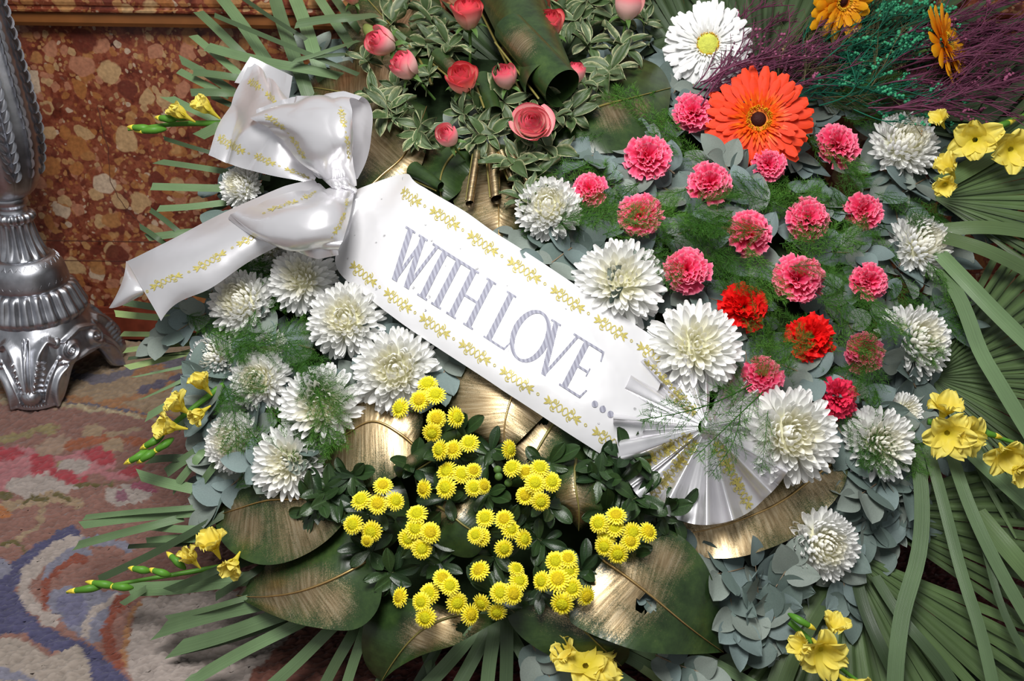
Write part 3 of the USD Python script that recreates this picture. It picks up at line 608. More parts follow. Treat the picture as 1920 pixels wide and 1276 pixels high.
# ================================================================== palm leaves behind the wreath
def palm_mat(name, c, rough=0.42):
    c = np.array(lin(c))
    return mat(name, {'uv': ('uvmap', {'attribute': 'st'}), 'mp': ('mapping', {'scale': (34.0, 1.2, 1.0)}), 'nz': ('noise_texture', {'scale': 1.0, 'detail': 3.0}), 'oi': ('object_info', {}), 'tc': ('texture_coordinate', {}), 'n2': ('noise_texture', {'scale': 14.0, 'detail': 4.0}),
        'r': ('rgb_ramp', {'ramp': [(0.25, tuple(c * .62)), (0.5, tuple(c)), (0.75, tuple(np.minimum(c * 1.45, 1)))]}), 'ad': ('math', {'math_type': 'multiply_add', 'value2': 0.45, 'value3': 0.02}), 'a2': ('math', {'math_type': 'multiply_add', 'value2': 0.55}),
        'hv': ('hsv', {}), 'hm': ('math', {'math_type': 'multiply_add', 'value2': 0.55, 'value3': 0.72}), 'bp': ('bump', {'strength': 0.35, 'distance': 0.001}),
        'p': ('principled_bsdf', {'roughness': rough, 'specular_ior_level': 0.45}), 't': ('translucent_bsdf', {}), 'mix': ('mix_closure', {'fac': 0.12})},
        [('uv.UV', 'mp.vector'), ('mp.vector', 'nz.vector'), ('tc.object', 'n2.vector'), ('n2.fac', 'ad.value1'), ('nz.fac', 'a2.value1'), ('ad.value', 'a2.value3'), ('a2.value', 'r.fac'), ('r.color', 'hv.color'), ('oi.random', 'hm.value1'), ('hm.value', 'hv.value'),
         ('hv.color', 'p.base_color'), ('hv.color', 't.color'), ('nz.fac', 'bp.height'), ('bp.normal', 'p.normal'), ('p.BSDF', 'mix.closure1'), ('t.BSDF', 'mix.closure2')], 'mix.closure')
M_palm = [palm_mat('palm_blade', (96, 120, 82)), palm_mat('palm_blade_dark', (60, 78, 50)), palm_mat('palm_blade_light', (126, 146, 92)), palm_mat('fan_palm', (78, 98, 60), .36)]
def blade_mesh(P, w, fold=.25, n=18, cut=0.5, taper=(1, 1), nrm=None, endcut=True):
    """A palm blade along the points P: folded along its middle, cut off slantwise at its free end."""
    P = np.asarray(P); n = len(P); t = unit(np.gradient(P, axis=0)); nn = np.broadcast_to(PN if nrm is None else nrm, P.shape)
    b = unit(np.cross(nn, t)); up = np.cross(t, b); q = np.linspace(0, 1, n)
    hw = w / 2 * (taper[0] + (taper[1] - taper[0]) * q); s = np.array([-1, -.5, 0, .5, 1.0])
    V = P[:, None] + b[:, None] * (hw[:, None] * s)[..., None] + up[:, None] * (hw[:, None] * fold * np.abs(s))[..., None]
    V = V + (t * (w * cut * q ** 8)[:, None])[:, None] * s[None, :, None]
    (v, f), uv = grid(V); uv = np.stack([uv[:, 0], uv[:, 1] * np.linalg.norm(P[-1] - P[0]) / .3], -1)
    return (v, f), uv
def blade(parent, pts, w, m=0, O=None, taper=(1, 1), fold=None, cut=None, n=18):
    """pts: (x, y of the photograph, height over the wreath's flat back), root first."""
    c = curve(pts, n); P = pt(c[:, 0], c[:, 1], c[:, 2], False); P[:, 2] = np.maximum(P[:, 2], 0.007); k = mpp(P[n // 2])
    fold = rng.uniform(-.3, .3) if fold is None else fold; cut = rng.uniform(-.9, .9) if cut is None else cut
    mesh, uv = blade_mesh(P, w * k, fold, n, cut, taper)
    return part(parent, 'blade', mesh, M_palm[m], uv=uv, origin=O)
def palm(label, blades, group=None):
    x, y = blades[0][0][0][:2]; O = pt(x, y, .0, False); p = thing('palm_leaf', label, 'palm leaf', O, group)
    for b in blades: blade(p, b[0], b[1], b[2] if len(b) > 2 else 0, O, b[3] if len(b) > 3 else (1, 1))
    return p
def sb(x0, y0, x1, y1, w, m=0, e0=.02, e1=.015, tp=(1, 1)):
    """A blade given by its free end and its root."""
    dx, dy = x0 - x1, y0 - y1; bow = rng.uniform(-.02, .02)
    return ([(x1 - dx * .35, y1 - dy * .35, e0 * .5), (x1, y1, e0), ((x0 + x1) / 2 + dy * bow, (y0 + y1) / 2 - dx * bow, (e0 + e1) / 2 + .004), (x0, y0, e1)], w, m, tp)
palm('palm leaf with trimmed blades spreading at the top left over the marble ledge', [sb(410, -12, 500, 112, 22), sb(512, -15, 568, 150, 25, 0, .03), sb(548, -15, 592, 108, 25, 0, .035), sb(372, 22, 440, 88, 17), sb(447, -10, 562, 66, 9, 1, .04, .03), sb(590, -15, 640, 60, 18, 0, .03), sb(620, -15, 660, 40, 16, 1, .03)])
palm('palm leaf whose wide blades point left above the satin bow', [sb(555, 43, 665, 30, 22, 0, .06, .055), sb(402, 28, 620, 118, 11, 1, .055, .05), sb(388, 88, 585, 132, 22, 0, .045, .04), sb(362, 66, 450, 140, 15, 0, .03), sb(548, 115, 640, 86, 10, 0, .06, .06), sb(560, 108, 650, 100, 9, 1, .06, .06)])
palm('palm leaf with notched blades behind the upper flap of the satin bow', [sb(338, 112, 435, 170, 16), sb(362, 137, 450, 148, 17, 0, .035, .03), sb(357, 172, 432, 173, 19, 0, .03, .03), sb(335, 132, 405, 168, 15), sb(314, 182, 395, 222, 16), sb(395, 180, 440, 200, 12, 1, .01, .01), sb(372, 256, 420, 232, 26, 0, .035, .03)])
palm('palm leaf with narrow straight blades left of the satin bow', [sb(307, 259, 395, 286, 9, 1), sb(296, 302, 452, 326, 13, 0), sb(284, 350, 440, 354, 17, 0), sb(296, 391, 420, 380, 15, 0), sb(282, 394, 335, 434, 10, 1), sb(274, 444, 350, 434, 17, 0), sb(262, 424, 300, 450, 10, 1), sb(380, 405, 440, 370, 14, 1, .01, .01)])
palm('pale palm leaf with thin blades low on the left under the ribbon tail', [sb(216, 588, 355, 598, 14, 2), sb(225, 565, 330, 582, 14, 0), sb(228, 625, 372, 628, 11, 2), sb(234, 657, 374, 642, 11, 2), sb(238, 689, 375, 655, 13, 2), sb(250, 707, 370, 682, 10, 0, .02, .015, (1, .3)), sb(240, 672, 370, 660, 7, 1), sb(266, 748, 360, 705, 13, 0, .02, .01, (1, .2)), sb(275, 782, 345, 742, 15, 0), sb(330, 540, 400, 556, 16, 1), sb(340, 575, 400, 585, 18, 1)])
palm('palm leaf under the left gladiolus with blades slanting down to the carpet', [sb(280, 862, 345, 858, 15, 1, .02, .005), sb(312, 886, 378, 842, 21, 0, .03, .01), sb(325, 914, 376, 850, 17, 0, .035, .01), sb(358, 940, 406, 868, 15, 0, .04, .015), sb(260, 890, 370, 918, 20, 0, .015, .0), sb(335, 800, 395, 740, 20, 1, .02, .01)])
palm('palm leaf lying on the carpet above the lower left gladiolus', [sb(152, 984, 405, 958, 16, 0, .02, -.03), sb(158, 970, 355, 952, 11, 0, .02, -.03), sb(143, 1023, 292, 984, 16, 0, .015, -.03), sb(282, 986, 375, 992, 15, 0, .02, .0), sb(275, 1016, 380, 1008, 17, 0, .015, -.01), sb(185, 1085, 405, 972, 15, 1, .03, -.03), sb(240, 1024, 330, 1020, 9, 1, .01, -.02)])
palm('palm leaf with a broad pale blade under the lower left gladiolus', [sb(240, 1104, 440, 1086, 27, 0, .02, -.03), sb(228, 1132, 262, 1110, 13, 0, -.02, -.04), sb(314, 1106, 424, 1060, 15, 1, .03, .015), sb(404, 1118, 482, 1068, 15, 1, .03, .015), sb(330, 1098, 440, 1062, 12, 1, .015, .0)])
palm('palm leaf with long blades pointing at the lower left corner of the carpet', [sb(299, 1182, 505, 1128, 27, 0, .03, -.02), sb(312, 1158, 455, 1122, 11, 0, .03, -.02), sb(326, 1216, 525, 1152, 28, 0, .03, -.02), sb(335, 1222, 515, 1172, 12, 1, .02, -.03), sb(345, 1286, 565, 1166, 23, 0, .03, -.01), sb(495, 1296, 626, 1172, 23, 0, .03, 0), sb(600, 1300, 656, 1196, 21, 0, .03, 0)])
palm('palm leaf at the bottom edge between the two dark green gold-sprayed leaves', [sb(645, 1296, 680, 1190, 20, 0, .03, .01), sb(772, 1300, 840, 1180, 18, 1), sb(785, 1300, 908, 1160, 26, 0, .03, .02), sb(850, 1300, 925, 1160, 26, 0, .035, .03), sb(912, 1300, 932, 1160, 26, 0, .04, .03), sb(948, 1300, 950, 1150, 25, 1, .045, .03), sb(1022, 1300, 965, 1200, 22, 0, .03, .02), sb(820, 1300, 800, 1225, 20, 0), sb(700, 1300, 735, 1230, 16, 1)])
palm('palm leaf at the bottom edge below the pale yellow gladiolus flower', [sb(1300, 1292, 1160, 1222, 24, 0, .03, .02), sb(1330, 1275, 1180, 1205, 22, 0, .03, .02), sb(1400, 1290, 1230, 1222, 20, 1, .02, .01), sb(1160, 1300, 1110, 1230, 18, 0, .02, .01), sb(1280, 1300, 1200, 1250, 15, 2, .03, .02), sb(1220, 1304, 1140, 1250, 18, 0, .03, .03), sb(1440, 1300, 1290, 1215, 20, 0, .03, .03)])

def fan_palm(label, cx, cy, a0, a1, n, length, e0, e1, m=3, w0=9, splay=1.08, names=None, gap=()):
    O = pt(cx, cy, e0, False); p = thing('fan_palm_leaf', label, 'fan palm leaf', O)
    for k in range(n):
        a = math.radians(a0 + (a1 - a0) * (k + .5) / n); L = length * rng.uniform(.93, 1.07); da = math.radians(abs(a1 - a0) / n)
        w1 = 2 * L * .62 * math.tan(da / 2) * splay * rng.uniform(.9, 1.1)
        jit = rng.normal(0, .012)
        if k in gap: continue
        pts = [(cx + L * q * math.cos(a + jit * q), cy + L * q * math.sin(a + jit * q), e0 + (e1 - e0) * q + .005 * math.sin(PI * q) + (.004 if k % 2 else 0) * q) for q in (0.01, .33, .66, 1)]
        c = curve(pts, 20); P = pt(c[:, 0], c[:, 1], c[:, 2], False); P[:, 2] = np.maximum(P[:, 2], 0.007); kk = mpp(P[8]); q = np.linspace(0, 1, 20)
        t = unit(np.gradient(P, axis=0)); b = unit(np.cross(PN, t)); hw = kk * np.interp(q, [0, .62, .8, 1], [w0 / 2 * .3, w1 / 2, w1 / 2 * .92, w1 / 2 * .35]); s = np.array([-1, -.5, 0, .5, 1.0])
        V = P[:, None] + b[:, None] * (hw[:, None] * s)[..., None] + PN * (hw[:, None] * (.75 if k % 2 else -.55) * (1 - np.abs(s)) )[..., None]
        (v, f), uv = grid(V); part(p, 'blade', (v, f), M_palm[m], uv=np.stack([uv[:, 0], uv[:, 1] * 1.6], -1), origin=O)
    return p
fan_palm('pleated fan palm leaf spreading to the right edge below the upper right gladiolus', 1752, 372, -48, 36, 24, 330, .012, .02)
fan_palm('pleated fan palm leaf at mid right, opening from behind the white chrysanthemums', 1745, 706, -62, 64, 40, 330, .000, .005)
fan_palm('large pleated fan palm leaf filling the lower right corner', 1588, 1030, 22, 128, 28, 470, .012, .0)
fan_palm('fan palm leaf with flat pleats beside the lowest right chrysanthemum', 1600, 950, -18, 34, 16, 460, -.004, .0)
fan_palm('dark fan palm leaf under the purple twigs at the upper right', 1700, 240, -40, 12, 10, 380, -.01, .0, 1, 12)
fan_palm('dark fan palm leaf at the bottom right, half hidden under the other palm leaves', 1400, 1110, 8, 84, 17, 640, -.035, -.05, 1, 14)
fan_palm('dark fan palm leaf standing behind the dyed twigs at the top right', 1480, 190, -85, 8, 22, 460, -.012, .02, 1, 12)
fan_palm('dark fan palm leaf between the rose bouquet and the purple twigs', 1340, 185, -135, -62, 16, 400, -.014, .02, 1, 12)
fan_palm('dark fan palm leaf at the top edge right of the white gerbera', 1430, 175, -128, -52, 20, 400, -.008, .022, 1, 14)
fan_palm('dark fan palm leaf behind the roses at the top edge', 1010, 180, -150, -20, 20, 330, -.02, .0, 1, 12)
lo = palm('long loose palm blades trailing down across the right hand fan palm leaves', [
    ([(1692, 800, .03), (1722, 870, .045), (1722, 1040, .05), (1690, 1160, .05), (1678, 1300, .04)], 30, 0), ([(1735, 820, .03), (1758, 900, .045), (1800, 1060, .05), (1838, 1180, .05), (1868, 1310, .04)], 24, 0),
    ([(1770, 800, .03), (1800, 900, .045), (1860, 1040, .05), (1940, 1180, .04)], 26, 0), ([(1795, 905, .03), (1838, 1000, .04), (1872, 1120, .045), (1940, 1260, .04)], 15, 1), ([(1810, 840, .02), (1880, 905, .035), (1950, 965, .03)], 34, 0), ([(1830, 960, .02), (1890, 1030, .035), (1960, 1110, .03)], 40, 3)])
palm('two long arching palm blades crossing the mid right fan palm leaf', [([(1762, 470, .03), (1800, 510, .045), (1862, 575, .05), (1950, 660, .045)], 36, 0), ([(1768, 505, .03), (1800, 560, .05), (1850, 680, .055), (1905, 770, .05), (1960, 860, .04)], 32, 0), ([(1770, 445, .03), (1830, 462, .045), (1950, 520, .04)], 32, 3), ([(1765, 430, .02), (1850, 425, .035), (1960, 440, .03)], 30, 3)])
palm('palm blades rising to the right behind the upper right gladiolus', [([(1770, 300, .02), (1830, 240, .03), (1890, 185, .03), (1950, 120, .03)], 28, 1), ([(1760, 345, .02), (1840, 300, .03), (1950, 225, .03)], 34, 3), ([(1790, 250, .01), (1850, 160, .02), (1900, 110, .02)], 26, 1)])
palm('drooping palm blades under the bottom right gladiolus', [([(1590, 1050, .02), (1540, 1120, .03), (1490, 1210, .03), (1455, 1300, .02)], 44, 3), ([(1600, 1060, .02), (1620, 1140, .035), (1650, 1210, .04), (1690, 1290, .03)], 24, 1), ([(1560, 1080, .01), (1480, 1160, .02), (1400, 1230, .02), (1330, 1260, .02)], 40, 0), ([(1640, 1080, .02), (1700, 1170, .04), (1760, 1240, .04), (1800, 1300, .03)], 22, 1)])

# ================================================================== big gold-sprayed rubber leaves
M_rubber = mat('gold_sprayed_leaf', {'g': ('attribute', {'attribute': 'gold'}), 'uv': ('uvmap', {'attribute': 'st'}), 'tc': ('geometry', {}), 'nz': ('noise_texture', {'scale': 34.0, 'detail': 6.0, 'roughness': 0.7}), 'fn': ('noise_texture', {'scale': 900.0, 'detail': 2.0}),
    'mp': ('mapping', {'scale': (3.0, 46.0, 1.0)}), 'sn': ('noise_texture', {'scale': 1.0, 'detail': 4.0, 'roughness': 0.6}), 's1': ('math', {'math_type': 'multiply_add', 'value2': 0.75, 'value3': -0.375}), 's2': ('math', {'math_type': 'multiply_add', 'value2': 0.35, 'value3': -0.175}), 's3': ('math', {'math_type': 'multiply_add', 'value2': 1.1, 'value3': -0.60}),
    'a1': ('math', {'math_type': 'add'}), 'a2': ('math', {'math_type': 'add'}), 'a3': ('math', {'math_type': 'add'}), 'f': ('map_range', {'from_min': 0.26, 'from_max': 0.80, 'clamp': True}),
    'gr': ('rgb_ramp', {'ramp': [(0.3, lin(24, 40, 18)), (0.55, lin(44, 64, 30)), (0.75, lin(62, 82, 38))]}), 'gp': ('principled_bsdf', {'roughness': 0.30, 'specular_ior_level': 0.45}),
    'gc': ('rgb_ramp', {'ramp': [(0.25, lin(122, 100, 70)), (0.5, lin(178, 156, 120)), (0.8, lin(214, 198, 166))]}), 'bp': ('bump', {'strength': 0.12, 'distance': 0.0012}), 'bq': ('bump', {'strength': 0.07, 'distance': 0.0006}),
    'mp2': ('principled_bsdf', {'metallic': 1.0, 'roughness': 0.36}), 'mix': ('mix_closure', {})},
    [('uv.UV', 'mp.vector'), ('mp.vector', 'sn.vector'), ('tc.position', 'nz.vector'), ('tc.position', 'fn.vector'), ('nz.fac', 's1.value1'), ('sn.fac', 's2.value1'), ('fn.fac', 's3.value1'), ('g.fac', 'a1.value1'), ('s1.value', 'a1.value2'), ('a1.value', 'a2.value1'), ('s2.value', 'a2.value2'),
     ('a2.value', 'a3.value1'), ('s3.value', 'a3.value2'), ('a3.value', 'f.value'), ('nz.fac', 'gr.fac'), ('gr.color', 'gp.base_color'), ('sn.fac', 'gc.fac'), ('gc.color', 'mp2.base_color'), ('sn.fac', 'bp.height'), ('fn.fac', 'bq.height'), ('bp.normal', 'bq.normal'), ('bq.normal', 'mp2.normal'), ('bp.normal', 'gp.normal'),
     ('f.result', 'mix.fac'), ('gp.BSDF', 'mix.closure1'), ('mp2.BSDF', 'mix.closure2')], 'mix.closure')
M_rib = plain('leaf_midrib', lin(120, 112, 58), 0.35, 0.15, 0.5, 0.15, 80)
M_gilt = plain('gilt_midrib', lin(196, 164, 108), 0.32, 0.9, 0.5, 0.15, 80)
def rubber(label, L, M, R, e, gold, gilt=True, holes=(), wave=.003, edge=(-.012, -.012), mid=0.0, curl=None, flat_=False):
    """A broad leaf from the left edge, midrib and right edge seen in the photograph (each from base to tip, or the reverse); e: height at (base, middle, tip)."""
    n, m = 46, 25
    l, c, r = curve(L, n), curve(M, n), curve(R, n); q = np.linspace(0, 1, n)
    s = np.linspace(-1, 1, m)[None, :, None]
    XY = np.where(s < 0, c[:, None] + (l - c)[:, None] * np.abs(s) , c[:, None] + (r - c)[:, None] * np.abs(s))
    ee = PchipInterpolator([0, .5, 1], e)(q)[:, None] if len(e) == 3 else PchipInterpolator(np.linspace(0, 1, len(e)), e)(q)[:, None]
    sv = s[0, :, 0][None]; E = ee + np.where(sv < 0, edge[0], edge[1]) * np.abs(sv) ** 1.6 * np.sin(PI * np.clip(q, .05, .95))[:, None] ** .5 + mid * (1 - np.abs(sv))
    E = E + wave * np.sin(q * 9 + sv * 2 + XY[0, 0, 0]) [:, :] if False else E + wave * np.sin(q[:, None] * 11 + XY[0, 0, 0]) * np.abs(sv) ** 2 + .0012 * np.cos(q[:, None] * 150) * (np.abs(sv) > .08) * .35
    P = pt(XY[..., 0], XY[..., 1], E, not flat_)
    if curl is not None: P = curl(P, q, sv)
    O = P[0, m // 2]; t = thing('gold_sprayed_leaf', label, 'rubber plant leaf', O)
    (v, f), uv = grid(P); px = XY.reshape(-1, 2); g = np.zeros(len(px))
    for gx_, gy_, gr_ in gold: g = np.maximum(g, 1.05 - np.linalg.norm((px - [gx_, gy_]), axis=1) / gr_ * .74)
    if holes:
        keep = np.ones(len(f), bool); c3 = px[f].mean(1) + (meshkit.noise(np.c_[px[f].mean(1) / 5, np.zeros(len(f))]) - .5)[:, None] * 8
        for hx, hy, hr in holes: keep &= np.linalg.norm((c3 - [hx, hy]) / [1, .8], axis=1) > hr
        f = f[keep]
    part(t, 'leaf_blade', (v, f), M_rubber, uv=uv, attrs={'gold': np.clip(g, 0, 1.2)}, origin=O)
    mr = P[:, m // 2] + (unit(np.cross(P[:, m // 2 + 1] - P[:, m // 2 - 1], np.gradient(P[:, m // 2], axis=0)))) * 0
    k = mpp(O); part(t, 'midrib', tube(mr + PN * .0008, np.linspace(3.2, .8, n) * k, 6), M_gilt if gilt else M_rib, origin=O)
    return t
def fwd(*a): return list(a)
rubber('broad green leaf with gold centre at the lower left, its tip pointing left', [(690, 1050), (640, 985), (570, 1008), (500, 1058), (443, 1116)], [(690, 1050), (640, 1078), (570, 1106), (500, 1118), (443, 1116)], [(690, 1050), (716, 1110), (690, 1165), (622, 1180), (530, 1160), (443, 1116)], [.030, .045, .02], [(580, 1110, 60), (520, 1115, 60), (620, 1130, 50)], edge=(-.034, .016))
rubber('gold and green leaf below the lowest left chrysanthemums', [(640, 925), (560, 880), (480, 885), (425, 920), (402, 968)], [(640, 925), (560, 935), (500, 938), (450, 952), (402, 968)], [(640, 925), (640, 985), (560, 1045), (490, 1058), (430, 1030), (402, 968)], [.022, .03, .012], [(570, 985, 85), (470, 985, 45), (600, 940, 60), (440, 960, 40)], edge=(-.030, .016))
rubber('dark leaf with a gold spray and a torn hole at the bottom edge, centre left', [(830, 1135), (760, 1120), (706, 1120), (680, 1180), (682, 1235), (715, 1278)], [(880, 1150), (820, 1165), (780, 1190), (745, 1230), (715, 1278)], [(960, 1150), (925, 1168), (860, 1205), (790, 1228), (745, 1252), (715, 1278)], [.035, .045, .02], [(830, 1175, 55), (790, 1195, 45), (870, 1150, 45)], False, ((868, 1175, 15),), edge=(-.026, .016))
rubber('large green leaf with a gold centre and a torn hole at the lower right', [(1120, 1040), (1170, 990), (1235, 985), (1300, 1025), (1342, 1105), (1356, 1222)], [(1130, 1050), (1180, 1085), (1225, 1120), (1285, 1170), (1356, 1222)], [(1085, 1110), (1075, 1170), (1130, 1197), (1200, 1220), (1270, 1226), (1356, 1222)], [.045, .058, .025], [(1190, 1110, 75), (1130, 1120, 60), (1245, 1050, 50), (1160, 1160, 40)], True, ((1212, 1133, 21),), edge=(-.022, .012))
rubber('dark green shiny leaf tucked under the large leaf at the bottom centre', [(1075, 1135), (1020, 1120), (962, 1130), (955, 1165), (985, 1200), (1060, 1240), (1165, 1248)], [(1075, 1150), (1060, 1150), (1085, 1170), (1120, 1205), (1165, 1248)], [(1100, 1160), (1130, 1180), (1175, 1205), (1180, 1225), (1165, 1248)], [.04, .045, .02], [(1060, 1120, 60), (1090, 1150, 40)], False)
rubber('bright gold leaf half covered by the lower edge of the printed ribbon', [(905, 670), (862, 690), (843, 745), (850, 800), (900, 832), (948, 850)], [(985, 690), (965, 730), (950, 775), (945, 815), (948, 850)], [(1040, 740), (1030, 770), (1000, 800), (970, 830), (948, 850)], [.030, .038, .030], [(890, 760, 110), (1000, 760, 90), (930, 810, 80)], edge=(-.014, -.004))
rubber('bright gold leaf under the white chrysanthemums at centre left', [(785, 830), (788, 760), (745, 705), (690, 690), (650, 720), (600, 850)], [(785, 845), (745, 810), (700, 790), (655, 810), (600, 860)], [(785, 850), (760, 880), (720, 905), (670, 915), (630, 905), (600, 865)], [.022, .030, .020], [(690, 800, 110), (640, 850, 80), (750, 840, 70), (740, 760, 70)], edge=(-.020, .010))
rubber('gold-sprayed leaf under the satin rosette at the lower right', [(1590, 845), (1500, 850), (1400, 880), (1320, 920), (1270, 980)], [(1590, 850), (1545, 880), (1480, 930), (1400, 970), (1290, 1000)], [(1590, 855), (1580, 915), (1550, 955), (1490, 1005), (1410, 1038), (1330, 1046), (1300, 1030)], [.010, .018, .012], [(1350, 990, 110), (1450, 960, 90), (1530, 890, 70), (1310, 1020, 60), (1400, 1020, 60)], wave=.005, edge=(-.012, .014))
rubber('dark leaf with a gold tinge at the top edge left of the pink roses', [(700, 130), (655, 90), (643, 40), (655, 0), (690, -60)], [(810, 160), (770, 90), (735, 50), (690, 0), (690, -60)], [(830, 60), (830, 20), (805, -30), (750, -60), (690, -60)], [.020, .04, .03], [(700, 60, 60), (760, 20, 50), (730, 100, 45)], False)
rubber('brown gold leaf behind the satin bow and the leftmost rose', [(740, 215), (700, 222), (640, 210), (590, 190), (575, 165)], [(745, 190), (700, 188), (650, 175), (610, 168), (575, 163)], [(750, 150), (715, 120), (660, 112), (605, 130), (575, 160)], [.022, .034, .02], [(660, 160, 100), (700, 200, 70), (720, 150, 60)], False)
rubber('yellowish green leaf with bright gold patches between the bow and the roses', [(660, 385), (662, 300), (690, 225), (725, 190), (800, 200)], [(660, 385), (715, 330), (750, 300), (775, 260), (800, 200)], [(665, 385), (730, 370), (780, 330), (800, 270), (800, 200)], [.025, .035, .022], [(725, 275, 75), (770, 285, 60)], True)
rubber('green leaf behind the upper end of the printed ribbon', [(860, 260), (800, 265), (765, 300), (770, 345), (830, 380)], [(880, 270), (850, 290), (830, 320), (825, 350), (830, 380)], [(890, 290), (880, 320), (868, 350), (850, 370), (830, 380)], [.02, .026, .02], [(790, 290, 30)], False)
rubber('dark round leaf with faint gold right of the largest rose', [(1040, 230), (1080, 160), (1150, 112), (1225, 118), (1258, 165)], [(1030, 250), (1090, 215), (1140, 195), (1200, 180), (1258, 165)], [(1035, 270), (1090, 285), (1160, 285), (1225, 255), (1258, 165)], [.022, .036, .018], [(1150, 210, 38), (1200, 200, 22)], False)
rubber('gold-sprayed leaf under the bundle of rose stems above the printed ribbon', [(850, 270), (843, 330), (855, 390), (890, 430), (935, 455)], [(935, 270), (935, 330), (935, 380), (935, 420), (935, 455)], [(1030, 280), (1030, 340), (1000, 400), (975, 435), (935, 455)], [.014, .022, .020], [(900, 350, 90), (970, 360, 80), (930, 420, 60)], True)
rubber('gold leaf at the top edge left of the white gerbera', [(1290, 60), (1240, 60), (1212, 30), (1215, -30)], [(1300, 40), (1262, 20), (1235, 0), (1215, -30)], [(1310, 10), (1300, -20), (1262, -40), (1215, -32)], [.014, .024, .02], [(1260, 15, 70), (1240, 40, 50)], True)
rubber('green and gold leaf in the middle of the yellow pompom flowers', [(815, 950), (805, 985), (835, 1030), (880, 1045), (915, 1010)], [(815, 945), (845, 965), (870, 985), (895, 1000), (915, 1010)], [(815, 940), (860, 930), (905, 940), (930, 970), (915, 1010)], [.040, .055, .045], [(820, 955, 38), (850, 945, 30)], False)
rubber('dark leaf with a brown gold tip right of the bright gold leaf', [(1020, 770), (985, 790), (955, 840), (950, 900)], [(1040, 790), (1015, 830), (990, 870), (950, 905)], [(1090, 810), (1100, 860), (1060, 905), (950, 910)], [.028, .034, .024], [(985, 830, 50), (1010, 800, 40)], False, ((1016, 788, 10),))
rubber('dark leaf folding over at the right of the yellow pompoms', [(1045, 870), (1040, 920), (1060, 960), (1085, 995)], [(1080, 860), (1078, 905), (1085, 950), (1085, 995)], [(1120, 870), (1135, 920), (1125, 965), (1085, 995)], [.040, .054, .034], [(1075, 940, 48), (1080, 965, 40)], False)
rubber('dark green leaf beneath the pompom cluster at the left', [(640, 905), (660, 960), (690, 1010), (720, 1035)], [(680, 890), (700, 930), (715, 985), (720, 1035)], [(740, 880), (765, 930), (760, 990), (720, 1035)], [.020, .030, .024], [(650, 900, 20)], False)
# rolled leaves: a leaf wound into a tube, its end open
def rolled(label, a, b, r0, r1, turns, e, gold, start=0.0):
    A_, B_ = pt(*a, e[0]), pt(*b, e[1]); ax = unit(B_ - A_); n = unit(PN - ax * (PN @ ax)); s = np.cross(ax, n); n1, n2 = 30, 60
    q = np.linspace(0, 1, n1); w = np.linspace(0, 1, n2); k = mpp(A_); rad = (r0 + (r1 - r0) * q)[:, None] * k * (1 - .22 * w[None]); an = start + (w[None] * turns * 2 * PI) + .0 * q[:, None]
    slant = .16 * np.linalg.norm(B_ - A_) * (w[None] - .5) * (q[:, None] - .3)
    P = A_ + (B_ - A_) * q[:, None, None] + ax * slant[..., None] + (rad * np.cos(an))[..., None] * n + (rad * np.sin(an))[..., None] * s
    t = thing('rolled_leaf', label, 'rolled leaf', A_); (v, f), uv = grid(P); px = project(v); g = np.zeros(len(v))
    for x, y, r in gold: g = np.maximum(g, 1.05 - np.linalg.norm(px - [x, y], axis=1) / r * .62)
    part(t, 'leaf_blade', (v, f), M_rubber, uv=uv, attrs={'gold': np.clip(g, 0, 1.2)}, origin=A_)
    part(t, 'midrib', tube(P[:, 0] , 2.2 * k, 6), M_rib, origin=A_)
rolled('tall dark leaf rolled into a tube in the middle of the pink roses', (935, -50), (1030, 160), 64, 46, 1.25, (.045, .075), [(900, 40, 30), (960, 80, 26)], 2.2)
rolled('second dark leaf rolled up beside the taller tube, its open end to the right', (955, 55), (1052, 165), 36, 42, 1.2, (.095, .085), [(975, 80, 30)], 1.9)
rolled('small rolled leaf with a dark opening below the central rose', (905, 150), (925, 212), 22, 18, 1.3, (.05, .052), [(850, 170, 20)], 1.0)
rolled('small green leaf rolled up between the two left roses', (822, 105), (858, 140), 18, 14, 1.3, (.05, .055), [(850, 118, 16)], 2.0)
rolled('long dark leaf rolled into a slanting tube under the upper yellow pompoms', (745, 885), (862, 808), 15, 19, 1.3, (.045, .058), [(770, 860, 12)], 2.0)
rolled('grey-green leaf rolled into a cone against the printed ribbon', (775, 318), (826, 350), 18, 10, 1.2, (.030, .036), [], 2.2)
for j, (a, b, r, lb) in enumerate([((895, 285), (880, 380), 9, 'leftmost'), ((922, 275), (930, 372), 13, 'middle, thickest'), ((940, 285), (962, 340), 9, 'third'), ((955, 285), (990, 345), 10, 'rightmost')]):
    rolled(f'gilded stem end of the rose bouquet, {lb} of the four', a, b, r, r * .85, 1.3, (.04, .034), [(a[0], a[1] + 40, 60), (b[0], b[1], 60)], 2.0)
